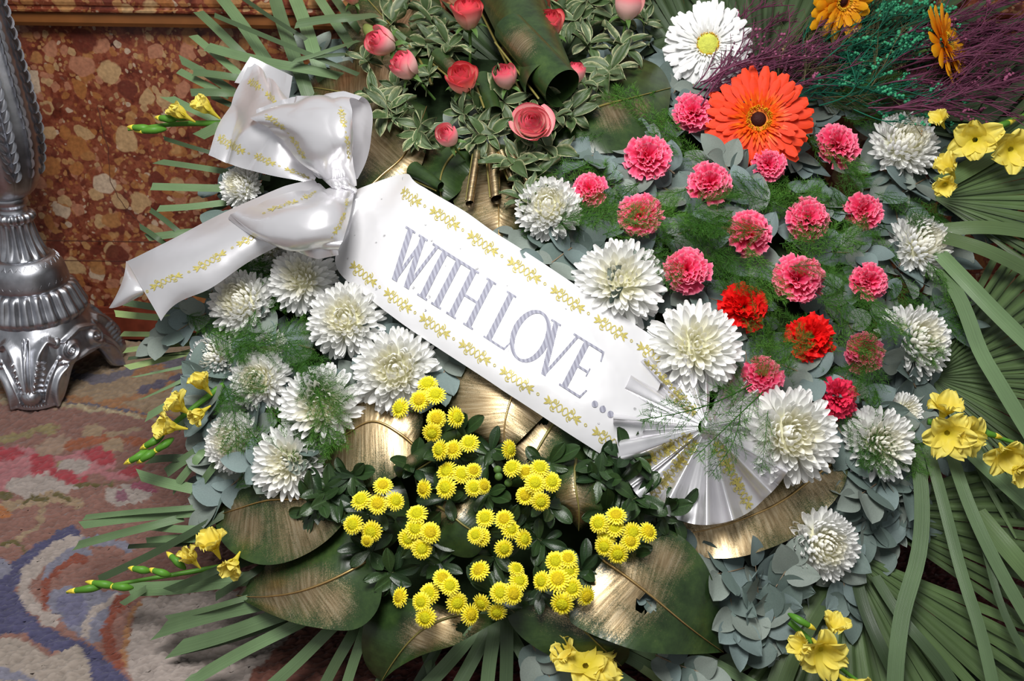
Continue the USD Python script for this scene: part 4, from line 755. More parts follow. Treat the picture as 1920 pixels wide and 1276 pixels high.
# ================================================================== flower kinds (each built once, unit radius, facing +z; copies follow)
W = lin
M_mum_out = soft('white_petal', [(0, (.84, .84, .70)), (.35, (.92, .92, .89)), (1, (.94, .94, .93))], 'y', .65, .30, .03, 8, .15)
M_mum_in = soft('cream_petal', [(0, (.84, .82, .58)), (.4, (.92, .90, .78)), (1, (.94, .93, .86))], 'y', .65, .30, .03, 8, .15)
M_green = plain('flower_green', lin(74, 104, 48), .55, 0, .3, .2, 50)
M_stem = plain('leaf_stem', lin(86, 92, 62), .55, 0, .3, .25, 60)
M_carn = soft('pink_carnation_petal', [(0, lin(220, 36, 84)), (.55, lin(244, 58, 106)), (.9, lin(246, 88, 130)), (1, lin(252, 150, 174))], 'y', .55, .25, .08, 12, .2)
M_carn_c = soft('crimson_carnation_petal', [(0, lin(160, 14, 40)), (.6, lin(214, 24, 62)), (1, lin(232, 60, 96))], 'y', .55, .2, .16, 12, .2)
M_carn_r = soft('red_carnation_petal', [(0, lin(160, 4, 8)), (.6, lin(226, 8, 14)), (1, lin(238, 28, 26))], 'y', .55, .2, .16, 12, .2)
M_rose = soft('pink_rose_petal', [(0, lin(247, 216, 202)), (.58, lin(245, 188, 184)), (.82, lin(240, 128, 138)), (1, lin(226, 58, 92))], 'y', .5, .22, .06, 5, .3)
M_rose_c = soft('coral_rose_petal', [(0, lin(247, 208, 184)), (.45, lin(243, 162, 150)), (.78, lin(236, 98, 102)), (1, lin(224, 56, 76))], 'y', .5, .22, .06, 5, .3)
M_ger_o = soft('orange_gerbera_petal', [(0, lin(246, 140, 22)), (.2, lin(240, 80, 12)), (.6, lin(234, 58, 8)), (1, lin(236, 64, 12))], 'y', .45, .2, .1, 8, .35, .25, 60, (1, 6, 1))
M_ger_i = soft('orange_gerbera_inner_petal', [(0, lin(246, 160, 34)), (.5, lin(240, 96, 16)), (1, lin(236, 68, 12))], 'y', .5, .2, .1, 8)
M_ger_w = soft('white_gerbera_petal', [(0, (.72, .74, .55)), (.3, (.84, .85, .82)), (1, (.87, .87, .87))], 'y', .5, .22, .05, 8, .3, .2, 60, (1, 6, 1))
M_ger_y = soft('yellow_gerbera_petal', [(0, lin(222, 110, 14)), (.3, lin(240, 150, 18)), (1, lin(250, 182, 30))], 'y', .5, .25, .1, 8, .3, .2, 60, (1, 6, 1))
M_dark = plain('gerbera_dark_eye', lin(52, 14, 12), .7, 0, .2, .3, 4, .5, 30)
M_floret = plain('gerbera_yellow_florets', lin(222, 178, 44), .6, 0, .2, .25, 8)
M_floret_g = plain('gerbera_green_disc', lin(196, 200, 84), .6, 0, .2, .2, 8, .8, 40)
M_pom = soft('yellow_pompom_petal', [(0, lin(206, 186, 8)), (.5, lin(238, 220, 22)), (1, lin(246, 234, 92))], 'y', .6, .15, .1, 8, .2)
M_pom_c = plain('yellow_pompom_centre', lin(206, 200, 24), .6, 0, .2, .15, 5, .9, 14)
M_pom_d = plain('yellow_pompom_old_centre', lin(214, 188, 24), .6, 0, .2, .25, 5, .9, 14)

def mum(name, label, kind, m, group, seed):
    g = np.random.default_rng(seed); t = thing(name, label, 'chrysanthemum', m, group); N = 235 if kind != 2 else 185
    part(t, 'receptacle', ball((0, 0, .12), (.50, .50, .36), 2), M_mum_in)
    for i in range(N):
        q = ((i + .5) / N) ** .62; th_ = i * 2.39996 + g.normal(0, .08); phi = math.radians(4 + 100 * q)
        e0 = math.radians(np.interp(q, [0, .2, .45, .7, .88, 1], [84, 58, 34, 10, -10, -24])) + g.normal(0, .08)
        L = np.interp(q, [0, .3, .7, 1], [.26, .40, .50, .56]) * g.uniform(.88, 1.12); w = np.interp(q, [0, .3, 1], [.11, .165, .21 if kind == 2 else .185]) * g.uniform(.9, 1.12)
        bend = np.interp(q, [0, .3, .6, 1], [.5, .7, .6, .1]) + g.normal(0, .14); tip = .5 + g.normal(0, .25)
        if kind == 1: bend += .25 * q; tip += .25
        if kind == 2: bend -= .35; L *= 1.14
        P = petal(L, w, lambda x: np.sqrt(np.clip(np.sin(PI * np.clip(x * .78 + .18, 0, 1)), 0, 1)) * np.interp(x, [0, .4, .85, 1], [.6, .85, 1, .9]), 6, 4, e0, bend, .8, 0, tip)
        P[..., 0] += .46 * math.sin(phi); P[..., 2] += .10 + .34 * math.cos(phi)
        mesh, uv = grid(rotz(P, th_)); part(t, 'petal', mesh, M_mum_in if q < .42 else M_mum_out, uv=uv)
    part(t, 'calyx', ball((0, 0, -.20), (.30, .30, .16), 1), M_green)
    return t
def carnation(name, label, M_, m, group, seed, frill=1.0):
    g = np.random.default_rng(seed); t = thing(name, label, 'carnation', m, group)
    for i in range(46):
        q = (i + .5) / 46; th_ = i * 2.39996 + g.normal(0, .2); e0 = math.radians(np.interp(q, [0, .5, 1], [82, 52, 16])) + g.normal(0, .12)
        L = np.interp(q, [0, .5, 1], [.62, .80, .90]) * g.uniform(.9, 1.08); w = np.interp(q, [0, 1], [.50, .74]) * g.uniform(.85, 1.15)
        P = petal(L, w, lambda x: .12 + .9 * x ** .9, 5, 11, e0, -.35 + g.normal(0, .2), .15, .10 * frill, -.2, seed + i)
        zig = np.where(np.arange(11) % 2 == 0, 1, .90) * np.sqrt(np.clip(1 - .35 * np.linspace(-1, 1, 11) ** 2, 0, 1))
        P = P * 1.0; P[-1] = P[-2] + (P[-1] - P[-2]) * (zig * 1.2)[:, None]; P[-2] = P[-3] + (P[-2] - P[-3]) * np.sqrt(zig)[:, None]
        P = P + (g.normal(0, .012, P.shape) * np.linspace(0, 1, 5)[:, None, None])
        P[..., 0] += .03; P[..., 2] += .02 + .1 * (1 - q)
        mesh, uv = grid(rotz(P, th_)); part(t, 'petal', mesh, M_, uv=uv)
    part(t, 'calyx', lathe([(0.02, -.55), (.13, -.5), (.17, -.25), (.16, 0), (.22, .12)], 12), M_green)
    return t
def rose(name, label, M_, m, group, seed, openness, N=15):
    g = np.random.default_rng(seed); t = thing(name, label, 'rose', m, group)
    for i in range(N):
        q = i / (N - 1); th_ = i * 2.39996 + g.normal(0, .12); rr_ = .10 + (.62 if openness > .5 else .50) * q ** .8; hh = 1.05 - .18 * q * (1 if openness > .5 else .5)
        span = np.interp(q, [0, .3, 1], [2.4, 1.5, 1.05]); nv, nu = 9, 13
        v = np.linspace(0, 1, nv)[:, None]; u = np.linspace(-1, 1, nu)[None]
        hgt = hh * v * (1 - .13 * u ** 2 * v) ; flare = openness * q ** 1.5
        rad = rr_ * (.42 + .62 * np.sin(PI * np.clip(v * .62 + .02, 0, 1))) * (1 - (.30 - .30 * openness) * v ** 2) + flare * .42 * smoothstep(.55, 1.0, v)
        rad = rad * (1 - .42 * (1 - q) * v ** 2); hgt = hgt - flare * .22 * smoothstep(.78, 1.05, v) + .02 * np.sin(u * 4 + i)
        ang = th_ + u * span * np.sqrt(np.clip(np.sin(PI * (.20 + .62 * v)), .2, 1)); rad = rad * (1 + .10 * u * (1 if i % 2 else -1) * .6)
        P = np.stack([rad * np.cos(ang), rad * np.sin(ang), hgt + 0 * u - .05], -1)
        mesh, uv = grid(P); uv[:, 1] = np.clip(uv[:, 1] + .10 * np.abs(uv[:, 0] - .5) ** 2 - .06 * q, 0, 1); part(t, 'petal', mesh, M_, uv=uv)
    for k in range(5):
        P = petal(.62, .2, lambda x: np.sin(PI * np.clip(.25 + x * .75, 0, 1)), 6, 3, .5, -1.6, .3); P[..., 0] += .18; P[..., 2] -= .05
        part(t, 'sepal', grid(rotz(P, k * 1.2566))[0], M_green)
    part(t, 'hip', ball((0, 0, -.10), (.22, .22, .16), 1), M_green); part(t, 'stem', tube([(0, 0, -.15), (.02, 0, -.8), (0, .05, -1.5)], .06, 6), M_green)
    return t
def gerbera(name, label, kind, m, seed):
    g = np.random.default_rng(seed); t = thing(name, label, 'gerbera', m); mo, mi = {'o': (M_ger_o, M_ger_i), 'w': (M_ger_w, M_ger_w), 'y': (M_ger_y, M_ger_y)}[kind]
    for layer, (n, L, w, e, z) in enumerate({'o': [(30, 1.0, .19, -.02, -.03), (28, .95, .18, .06, 0), (28, .76, .14, .16, .02)], 'w': [(26, 1.0, .17, -.02, -.03), (26, .95, .16, .06, 0), (24, .76, .13, .18, .02)], 'y': [(16, 1.0, .27, .06, -.03), (14, .94, .25, .22, 0), (12, .72, .20, .4, .02)]}[kind]):
        for k in range(n):
            th_ = 2 * PI * (k + .5 * (layer % 2)) / n + g.normal(0, .035)
            P = petal(L * g.uniform(.90, 1.04) - .12, w * g.uniform(.9, 1.1), lambda x: np.interp(x, [0, .25, .7, .9, .97, 1], [.4, .7, 1, .95, .75, .42]), 8, 4, e + g.normal(0, .05), -.06 + g.normal(0, .08), -.2, 0, -.08 + g.normal(0, .08))
            P[..., 0] += .12; P[..., 2] += z; mesh, uv = grid(rotz(P, th_)); part(t, 'petal', mesh, mo, uv=uv)
    for ring, (n, r0, L) in enumerate([(44, .30, .28), (40, .24, .22), (34, .20, .16)]):
        for k in range(n):
            th_ = 2 * PI * (k + .37 * ring) / n + g.normal(0, .05); P = petal(L * g.uniform(.8, 1.15), .055, lambda x: np.interp(x, [0, .6, 1], [.6, 1, .3]), 4, 2, .55 + .25 * ring + g.normal(0, .08), -.4, 0)
            P[..., 0] += r0; P[..., 2] += .03; mesh, uv = grid(rotz(P, th_)); part(t, 'inner_petal', mesh, mi, uv=uv)
    if kind == 'w':
        part(t, 'disc', ball((0, 0, .02), (.25, .25, .12), 3), M_floret_g)
    else:
        part(t, 'disc', ball((0, 0, .0), (.14, .14, .11), 3), M_dark)
    fl_ = [];
    for k in range(150 if kind != 'w' else 90):
        q = g.uniform(.66, 1) if kind != 'w' else g.uniform(.9, 1.05); a = g.uniform(0, 2 * PI); r = .24 * q; fl_.append(ball((r * math.cos(a), r * math.sin(a), .08 + .05 * (1 - q)), (.012, .012, .045), 0))
    part(t, 'florets', merge(fl_), M_floret, kind='stuff')
    part(t, 'bracts', ball((0, 0, -.10), (.22, .22, .12), 2), M_green); part(t, 'stem', tube([(0, 0, -.1), (.02, .02, -.7), (.0, .1, -1.3)], .05, 8), M_green)
    return t
def pompom(name, label, m, group, seed, old=False):
    g = np.random.default_rng(seed); t = thing(name, label, 'pompom flower', m, group); pp_, uvs = [], []
    for layer, (n, L, e) in enumerate([(21, .58, -.12), (21, .50, .12), (19, .36, .40)]):
        for k in range(n):
            P = petal(L * g.uniform(.9, 1.08), .15, lambda x: np.interp(x, [0, .3, .75, 1], [.6, .9, 1, .55]), 5, 3, e + g.normal(0, .1), -.35, -.5); P[..., 0] += .42 - .03 * layer; P[..., 2] += .06 + .05 * layer
            mesh, uv = grid(rotz(P, 2 * PI * (k + .5 * layer) / n)); pp_.append(mesh); uvs.append(uv)
    part(t, 'petals', merge(pp_), M_pom, uv=np.vstack(uvs))
    c = ball((0, 0, .12), (.47, .47, .24), 3); d = unit(c[0] - [0, 0, .1]); i = np.arange(len(d)); c = (c[0] + d * .03 * np.sin(i * 2.4)[:, None], c[1])
    part(t, 'centre', c, M_pom_d if old else M_pom_c); part(t, 'stem', tube([(0, 0, 0), (.1, .0, -.9), (.0, .15, -2.0)], .07, 5), M_green)
    return t

# ------------------------------------------------------------------ white chrysanthemums
G_ = None
MUMS = [  # x, y, radius, height, tilt, variety, label
    (455, 352, 40, .028, (-.5, .1), 1, 'white chrysanthemum peeking out from behind the satin bow and its tail'),
    (505, 462, 47, .022, (-.15, .2), 0, 'white chrysanthemum directly beneath the lower loop of the satin bow'),
    (570, 527, 57, .028, (0, .15), 2, 'white chrysanthemum beside the left edge of the printed ribbon, below the bow'),
    (458, 570, 62, .024, (-.3, .0), 1, 'white chrysanthemum on the left edge under the ribbon tail'),
    (652, 603, 69, .032, (0, .05), 0, 'round white chrysanthemum touching the lower ribbon edge left of the lettering'),
    (745, 698, 77, .032, (0, .1), 0, 'large white chrysanthemum just above the topmost yellow pompoms'),
    (404, 672, 46, .015, (-.6, .05), 1, 'half veiled white chrysanthemum at the far left edge of the wreath'),
    (492, 715, 56, .020, (-.2, .1), 0, 'white chrysanthemum partly covered by feathery fern at left centre'),
    (608, 766, 72, .030, (-.1, .15), 2, 'white chrysanthemum lying over the bright gold leaf at centre left'),
    (444, 830, 56, .020, (-.4, .1), 1, 'white chrysanthemum above the gold and green leaf at the lower left edge'),
    (545, 868, 64, .030, (-.1, .2), 2, 'lowest white chrysanthemum of the left group, with loose spreading petals'),
    (1030, 395, 60, .036, (-.1, -.1), 1, 'white chrysanthemum left of the carnations, at the upper edge of the ribbon'),
    (1160, 535, 76, .040, (-.05, .05), 2, 'white chrysanthemum overlapping the ribbon edge above the lettering'),
    (1300, 655, 78, .044, (-.05, .05), 2, 'white chrysanthemum above the satin rosette'),
    (1476, 818, 87, .040, (.05, .15), 0, 'largest white chrysanthemum, right of the satin rosette'),
    (1640, 832, 64, .026, (.2, .2), 2, 'loose petalled white chrysanthemum at the lower right of the carnations'),
    (1538, 1020, 66, .022, (.2, .35), 1, 'lowest right white chrysanthemum, over the fan palm leaf'),
    (1708, 642, 68, .022, (.45, .0), 0, 'white chrysanthemum at mid right against the fan palm pleats'),
    (1720, 466, 62, .022, (.45, -.05), 1, 'white chrysanthemum at the right edge, level with the banner top'),
    (1690, 278, 63, .028, (.35, -.25), 1, 'white chrysanthemum at the upper right under the purple twigs'),
    (508, 652, 34, .012, (-.1, .1), 1, 'small white chrysanthemum mostly hidden by fern, left of the round one'),
    (1690, 772, 34, .010, (.4, .2), 2, 'small white chrysanthemum behind the loose petalled one at lower right'),
]
first = {}
for j, (x, y, r, e, tl, kd, lb) in enumerate(MUMS):
    m_ = frame(x, y, e, r * 1.10, j * 1.9, tl, face=.7)
    if kd not in first: first[kd] = mum('chrysanthemum', lb, kd, m_, 'white chrysanthemums', 100 + kd)
    else: copy(first[kd], lb, m_, 'white chrysanthemums')

# ------------------------------------------------------------------ carnations
CARN = [
    (1298, 215, 39, 'p', (-.1, -.1), 'pink carnation left of the orange gerbera, below the white gerbera'), (1214, 300, 46, 'p', (0, -.1), 'pink carnation second in from the left edge of the carnation patch, uppermost there'),
    (1106, 359, 35, 'p', (-.35, 0), 'leftmost pink carnation, beside the white chrysanthemum at the ribbon'), (1200, 407, 43, 'p', (-.1, .1), 'pink carnation crossed by a fern stem above the lettering'),
    (1328, 348, 43, 'p', (0, 0), 'pink carnation directly below left of the orange gerbera'), (1565, 277, 44, 'p', (.2, -.1), 'pink carnation right of the orange gerbera'),
    (1440, 312, 33, 'p', (0, .1), 'pink carnation peeking out under the orange gerbera petals'), (1400, 440, 45, 'p', (0, 0), 'pink carnation at the centre of the carnation patch'),
    (1512, 415, 43, 'p', (.1, 0), 'pink carnation right of the central one'), (1615, 400, 38, 'p', (.2, 0), 'pink carnation half hidden in fern near the upper right chrysanthemums'),
    (1287, 510, 46, 'p', (-.1, .05), 'pink carnation right of the chrysanthemum overlapping the ribbon'), (1493, 527, 49, 'p', (.05, 0), 'pink carnation split by fern above the lower red carnation'),
    (1625, 530, 37, 'p', (.2, .05), 'pink carnation veiled by fern left of the mid right chrysanthemums'), (1615, 662, 40, 'p', (.25, .1), 'pink carnation left of the mid right chrysanthemum with fan palm behind'),
    (1428, 706, 40, 'p', (0, .15), 'lowest pink carnation, above the largest chrysanthemum'), (1566, 746, 41, 'c', (.1, .15), 'crimson carnation at the top right of the largest chrysanthemum'),
    (1392, 578, 47, 'r', (0, .05), 'bright red carnation in the middle of the fern, uncovered'), (1517, 635, 46, 'r', (.1, .05), 'bright red carnation partly covered by fern, lower right of the other red'),
]
first = {}
for j, (x, y, r, c, tl, lb) in enumerate(CARN):
    kd = (c, j % 2 if c == 'p' else 0); m_ = frame(x, y, .030, r * 1.08, j * 2.3, tl, face=.8)
    if kd not in first: first[kd] = carnation('carnation', lb, {'p': M_carn, 'c': M_carn_c, 'r': M_carn_r}[c], m_, {'p': 'pink carnations', 'r': 'red carnations'}.get(c), 300 + 7 * j)
    else: copy(first[kd], lb, m_, 'pink carnations' if c == 'p' else 'red carnations')

# ------------------------------------------------------------------ gerberas and roses
gerbera('gerbera', 'large orange gerbera with a dark eye above the carnations', 'o', frame(1422, 224, .060, 104, .2, (0, 0), face=2.0), 41)
gerbera('gerbera', 'white gerbera with a pale green disc at the top', 'w', frame(1327, 84, .055, 86, .1, (-.05, 0), face=2.0), 42)
gerbera('gerbera', 'yellow gerbera hanging down at the top edge', 'y', frame(1580, 2, .085, 74, .3, (.35, .95)), 43)
gerbera('gerbera', 'yellow gerbera facing right in the top right corner', 'y', frame(1772, 80, .080, 80, .3, (.95, .15)), 44)
ROSES = [(732, 86, 34, (-.9, .3), 1, 'pale pink half open rose at the far left of the roses'), (880, 48, 34, (.0, -.9), 0, 'coral rose bud at the top, left of the tall rolled leaf'), (772, 138, 32, (-1.0, -.45), 1, 'pink rose bud lying sideways, second from the left'),
         (868, 166, 34, (-.1, -.35), 0, 'open coral rose in the middle left of the roses'), (952, 160, 29, (-.3, -.6), 1, 'small coral pink rose in the centre beside the rolled leaf'), (1033, 64, 31, (-.1, -.55), 0, 'coral rose at the right of the tall rolled leaf'),
         (1076, 152, 24, (.2, -1.3), 1, 'small closed pink rosebud on the right, above the dark round leaf'), (1174, 32, 35, (.1, -1.2), 1, 'tall pink rosebud at the top right of the roses'), (846, 266, 27, (-.5, -.15), 1, 'pink rose bud lowest at the left of the roses'),
         (995, 244, 43, (.1, .0), 2, 'largest fully open pink rose, lowest of the roses'), (664, 2, 22, (-.3, -.6), 0, 'coral rose cut off by the top edge at the left')]
first = {}
for j, (x, y, r, tl, kd, lb) in enumerate(ROSES):
    m_ = frame(x, y, .064, r * 1.5 if kd != 2 else r * 1.14, j * 1.4, tl, face=.5)
    if kd not in first: first[kd] = rose('rose', lb, [M_rose_c, M_rose, M_rose][kd], m_, 'roses of the bouquet', 500 + kd, [.40, .16, .62][kd], [15, 13, 22][kd])
    else: copy(first[kd], lb, m_, 'roses of the bouquet')
fb = thing('fig_shoot', 'cream and gold bud shoot beside the leftmost rose', 'leaf bud', pt(690, 58, .05))
c = curve([(704, 72, .05), (694, 60, .056), (682, 46, .058)], 10); part(fb, 'bud', tube(pt(c[:, 0], c[:, 1], c[:, 2]), np.array([6, 9, 11, 12, 12, 11.5, 10, 8, 5, 1.5]) * mpp(pt(690, 58, .05)), 10), soft('cream_bud', [(0, lin(120, 130, 70)), (1, lin(222, 200, 160))], 'y', .4, .1, .1, 20), origin=pt(690, 58, .05))

# ------------------------------------------------------------------ yellow pompoms, cluster by cluster
CL = {
 'topmost cluster under the large chrysanthemum': [(802, 720), (787, 750), (817, 740), (750, 765), (818, 785), (855, 782), (810, 811)],
 'loose row right of the slanting rolled leaf': [(880, 830), (825, 843), (850, 842), (955, 842)],
 'left outer cluster': [(718, 910), (677, 937), (708, 945), (741, 939), (662, 983), (696, 996), (688, 1014, .6)],
 'left inner cluster': [(782, 963), (779, 990), (766, 1009), (807, 998), (791, 1028)],
 'upper middle cluster': [(838, 883), (866, 889), (888, 882, .8), (795, 916), (836, 914), (888, 914, .9), (907, 911, .75)],
 'upper right cluster': [(960, 877), (1012, 877), (1034, 903), (1003, 906), (985, 929), (1014, 940), (986, 884, .8)],
 'central cluster': [(910, 971), (902, 1006), (945, 973), (957, 991), (945, 1028), (982, 1010), (892, 1003, .9)],
 'right outer cluster': [(1155, 966), (1123, 981), (1152, 988), (1186, 998), (1215, 997), (1133, 1024), (1158, 1038), (1182, 1014), (1137, 1008)],
 'lower right cluster': [(1042, 1052), (1065, 1047), (1046, 1086, 1.15), (1016, 1089), (1067, 1068), (1072, 1102), (1054, 1131, 1.15), (1099, 1117)],
 'lower middle cluster': [(899, 1069), (938, 1111), (962, 1113), (973, 1088), (968, 1066, .75), (903, 1130), (932, 1147)],
 'lowest left cluster': [(750, 1119), (805, 1112), (790, 1128), (798, 1157), (843, 1098), (830, 1084), (857, 1130), (882, 1152)],
}
ORD = ['topmost', 'second from the top', 'third from the top', 'fourth from the top', 'fifth from the top', 'sixth from the top', 'seventh from the top', 'eighth from the top', 'lowest']
first = {}; j = 0
for cl, pts in CL.items():
    cx, cy = np.mean([p[0] for p in pts]), np.mean([p[1] for p in pts])
    for o, p in enumerate(sorted(pts, key=lambda p: p[1])):
        x, y = p[:2]; r = 21 * (p[2] if len(p) > 2 else 1) * rng.uniform(.94, 1.08); tl = ((x - cx) / 55 + rng.normal(0, .18), (y - cy) / 60 + rng.normal(0, .18) - .1)
        o_ = ORD[o] if o < len(pts) - 1 else 'lowest'
        lb = f'yellow pompom flower, {o_} in the {cl}'.replace('in the loose row right of', 'beside').replace('in the topmost cluster under the large chrysanthemum', 'under the large chrysanthemum'); kd = j % 3; m_ = frame(x, y, .072 + .012 * rng.random(), r, rng.uniform(0, 6), tl, face=.5)
        if kd not in first: first[kd] = pompom('pompom_flower', lb, m_, 'yellow pompom flowers', 700 + kd, kd == 2)
        else: copy(first[kd], lb, m_, 'yellow pompom flowers')
        j += 1
for x, y in [(953, 905), (933, 880), (935, 893)]:
    m_ = frame(x, y, .07, 7, 0, (0, 0)); b = thing('pompom_bud', {905: 'round green pompom bud, lowest of three above the central pompoms', 880: 'round green pompom bud, topmost of three above the central pompoms', 893: 'round green pompom bud, middle one of three above the central pompoms'}[y], 'flower bud', m_, 'green pompom buds')
    part(b, 'bud', ball((0, 0, 0), 1.1, 2), M_green); part(b, 'stem', tube([(0, 0, -.8), (.4, .3, -3), (.3, 1, -6)], .25, 5), M_green)
# ================================================================== foliage between the flowers
LM = [(1422, 224, 'orange gerbera'), (1327, 84, 'white gerbera'), (1590, 15, 'hanging yellow gerbera'), (1785, 80, 'corner yellow gerbera'), (1392, 578, 'uncovered red carnation'), (1517, 635, 'veiled red carnation'), (1566, 746, 'crimson carnation'), (1400, 440, 'central pink carnation'),
      (1298, 215, 'uppermost pink carnation'), (1106, 359, 'leftmost pink carnation'), (1428, 706, 'lowest pink carnation'), (1565, 277, 'top right carnation'), (1476, 818, 'largest chrysanthemum'), (1538, 1020, 'lowest right chrysanthemum'), (1690, 278, 'upper right chrysanthemum'),
      (1720, 466, 'right edge chrysanthemum'), (1708, 642, 'mid right chrysanthemum'), (1640, 832, 'loose petalled chrysanthemum'), (1160, 535, 'ribbon edge chrysanthemum'), (1030, 395, 'banner top chrysanthemum'), (745, 698, 'largest left chrysanthemum'), (652, 603, 'round left chrysanthemum'), (458, 570, 'left edge chrysanthemum'),
      (404, 672, 'far left chrysanthemum'), (545, 868, 'lowest left chrysanthemum'), (608, 766, 'gold leaf chrysanthemum'), (570, 527, 'bow chrysanthemum'), (455, 352, 'peeking chrysanthemum'), (1330, 800, 'satin rosette'), (610, 300, 'satin bow'), (995, 244, 'largest pink rose'), (732, 86, 'leftmost rose'), (868, 166, 'central coral rose'),
      (1174, 32, 'top right rosebud'), (1076, 152, 'small closed rosebud'), (846, 266, 'lowest left rose'), (1150, 200, 'dark round leaf'), (1240, 1110, 'large holed leaf'), (910, 1000, 'central pompom cluster'), (1160, 1000, 'right pompom cluster'), (790, 995, 'left inner pompoms'), (700, 950, 'left outer pompoms'), (1055, 1085, 'lower right pompoms'),
      (820, 1120, 'lowest left pompoms'), (1005, 905, 'upper right pompoms'), (850, 895, 'upper middle pompoms'), (800, 755, 'topmost pompoms'), (1430, 970, 'gold rosette leaf'), (500, 975, 'lower left gold leaf'), (1287, 510, 'ribbon side carnation'), (1615, 400, 'ferny right carnation'), (1512, 415, 'second central carnation'),
      (1200, 407, 'fern crossed carnation'), (1328, 348, 'under gerbera carnation'), (1493, 527, 'split pink carnation'), (1615, 662, 'low right carnation'), (1625, 530, 'fern veiled carnation'), (952, 160, 'small central rose'), (880, 48, 'top coral rosebud'), (1033, 64, 'rolled leaf rose'), (772, 138, 'sideways rosebud')]
_taken = set()
def where(prefix, x, y):
    """A label by what the thing stands beside, different from every label given before."""
    d = sorted(((x - lx) ** 2 + ((y - ly) * 1.05) ** 2, lx, ly, nm) for lx, ly, nm in LM)
    def rel(lx, ly):
        a = math.degrees(math.atan2(y - ly, x - lx)); k = int(((a + 382.5) % 360) // 45)
        return ['right of', 'below right of', 'below', 'below left of', 'left of', 'above left of', 'above', 'above right of'][k]
    opts = []
    for i in range(12):
        opts.append(f'{prefix} {rel(d[i][1], d[i][2])} the {d[i][3]}')
        for j in range(0, 14):
            if j != i: opts.append(f'{prefix} {rel(d[i][1], d[i][2])} the {d[i][3]}, towards the {d[j][3]}')
    for s in opts:
        if s not in _taken and len(s.split()) <= 16: _taken.add(s); return s
    raise ValueError('no label left')
def zone(pts): return Polygon(pts)
def scatter(poly, gap, n_try, seed, avoid=(), have=()):
    g = np.random.default_rng(seed); x0, y0, x1, y1 = poly.bounds; out = list(have); base = len(out)
    for _ in range(n_try):
        p = (g.uniform(x0, x1), g.uniform(y0, y1))
        if not poly.contains(Point(p)) or any(a.contains(Point(p)) for a in avoid): continue
        if all((p[0] - q[0]) ** 2 + (p[1] - q[1]) ** 2 > gap * gap for q in out): out.append(p)
    return out[base:]
Z_RIB = zone([(745, 335), (1245, 640), (1170, 860), (640, 515)]); Z_ROS = Point(1325, 815).buffer(150); Z_BOW = zone([(390, 290), (469, 106), (690, 200), (670, 350), (640, 470), (550, 470), (430, 410), (300, 600), (205, 575), (245, 480)])
Z1 = zone([(960, 450), (1060, 330), (1180, 280), (1270, 190), (1560, 190), (1770, 215), (1800, 400), (1785, 720), (1740, 850), (1640, 940), (1600, 980), (1560, 930), (1440, 760), (1390, 690), (1230, 620), (1100, 560)])
Z2 = zone([(430, 340), (530, 450), (640, 520), (770, 610), (860, 690), (800, 720), (690, 690), (600, 800), (620, 900), (560, 930), (420, 920), (385, 800), (375, 620), (430, 480)])
Z3 = zone([(1300, 1040), (1450, 1015), (1570, 940), (1640, 910), (1700, 900), (1680, 1000), (1600, 1070), (1520, 1120), (1460, 1200), (1350, 1230), (1350, 1100)])
M_euc = [soft(f'eucalyptus_leaf_{k}', [(0, tuple(np.array(lin(c)) * .9)), (.5, lin(c)), (1, tuple(np.array(lin(c)) * 1.12))], 'x', .6, .12, .16, 40, .3, .15, 90) for k, c in enumerate([(110, 126, 124), (98, 114, 108), (124, 134, 126)])]
M_eucstem = plain('eucalyptus_stem', lin(128, 112, 92), .6, 0, .3, .2, 60)
LEAFP = {'round': lambda x: np.sqrt(np.clip(np.sin(PI * np.clip(.03 + x * .97, 0, 1)), 0, 1)) * np.interp(x, [0, .12, .35, 1], [.5, .95, 1.0, .8]), 'ovate': lambda x: np.sin(PI * np.clip(.04 + x ** .72 * .96, 0, 1)) ** .75,
         'obovate': lambda x: np.sin(PI * np.clip(.02 + x ** 1.45 * .96, 0, 1)) ** .7 + .06, 'lance': lambda x: np.sin(PI * np.clip(.03 + x * .97, 0, 1)) ** .9}
def leafmesh(L, w, kind, e0, bend, cup, seed, rows=9, cols=7, ruffle=.0):
    return petal(L, w, LEAFP[kind], rows, cols, e0, bend, cup, ruffle, 0, seed)
def place(P, at, az, roll=0):
    if roll:
        c, s = math.cos(roll), math.sin(roll); P = np.stack([P[..., 0], P[..., 1] * c - P[..., 2] * s, P[..., 1] * s + P[..., 2] * c], -1)
    return rotz(P, az) + np.asarray(at)
def eucalyptus(name, label, m, group, seed, big=1.28):
    g = np.random.default_rng(seed); t = thing(name, label, 'eucalyptus', m, group); st_ = curve([(0, 0, 0), (.4, g.uniform(-.06, .06), .05), (1, g.uniform(-.12, .12), .06)], 14); part(t, 'stem', tube(st_, np.linspace(.018, .008, 14), 5), M_eucstem)
    for k in range(4):
        q = .12 + .25 * k; p = st_[min(13, int(q * 13))]
        for sx in (1, -1):
            L = g.uniform(.36, .50) * big; P = leafmesh(L, L * g.uniform(.66, .92), 'round' if seed % 2 else 'ovate', g.uniform(.0, .55), g.uniform(-.7, .2), g.uniform(-.1, .35), seed + k, ruffle=.015)
            part(t, 'leaf', grid(place(P, p, sx * g.uniform(.65, 1.25), g.uniform(-.5, .5)))[0], M_euc[(seed + k) % 3], uv=grid(P)[1])
    P = leafmesh(.42 * big, .30 * big, 'ovate', .2, -.4, .2, seed); part(t, 'leaf', grid(place(P, st_[-1], 0, g.uniform(-.4, .4)))[0], M_euc[seed % 3], uv=grid(P)[1])
    return t
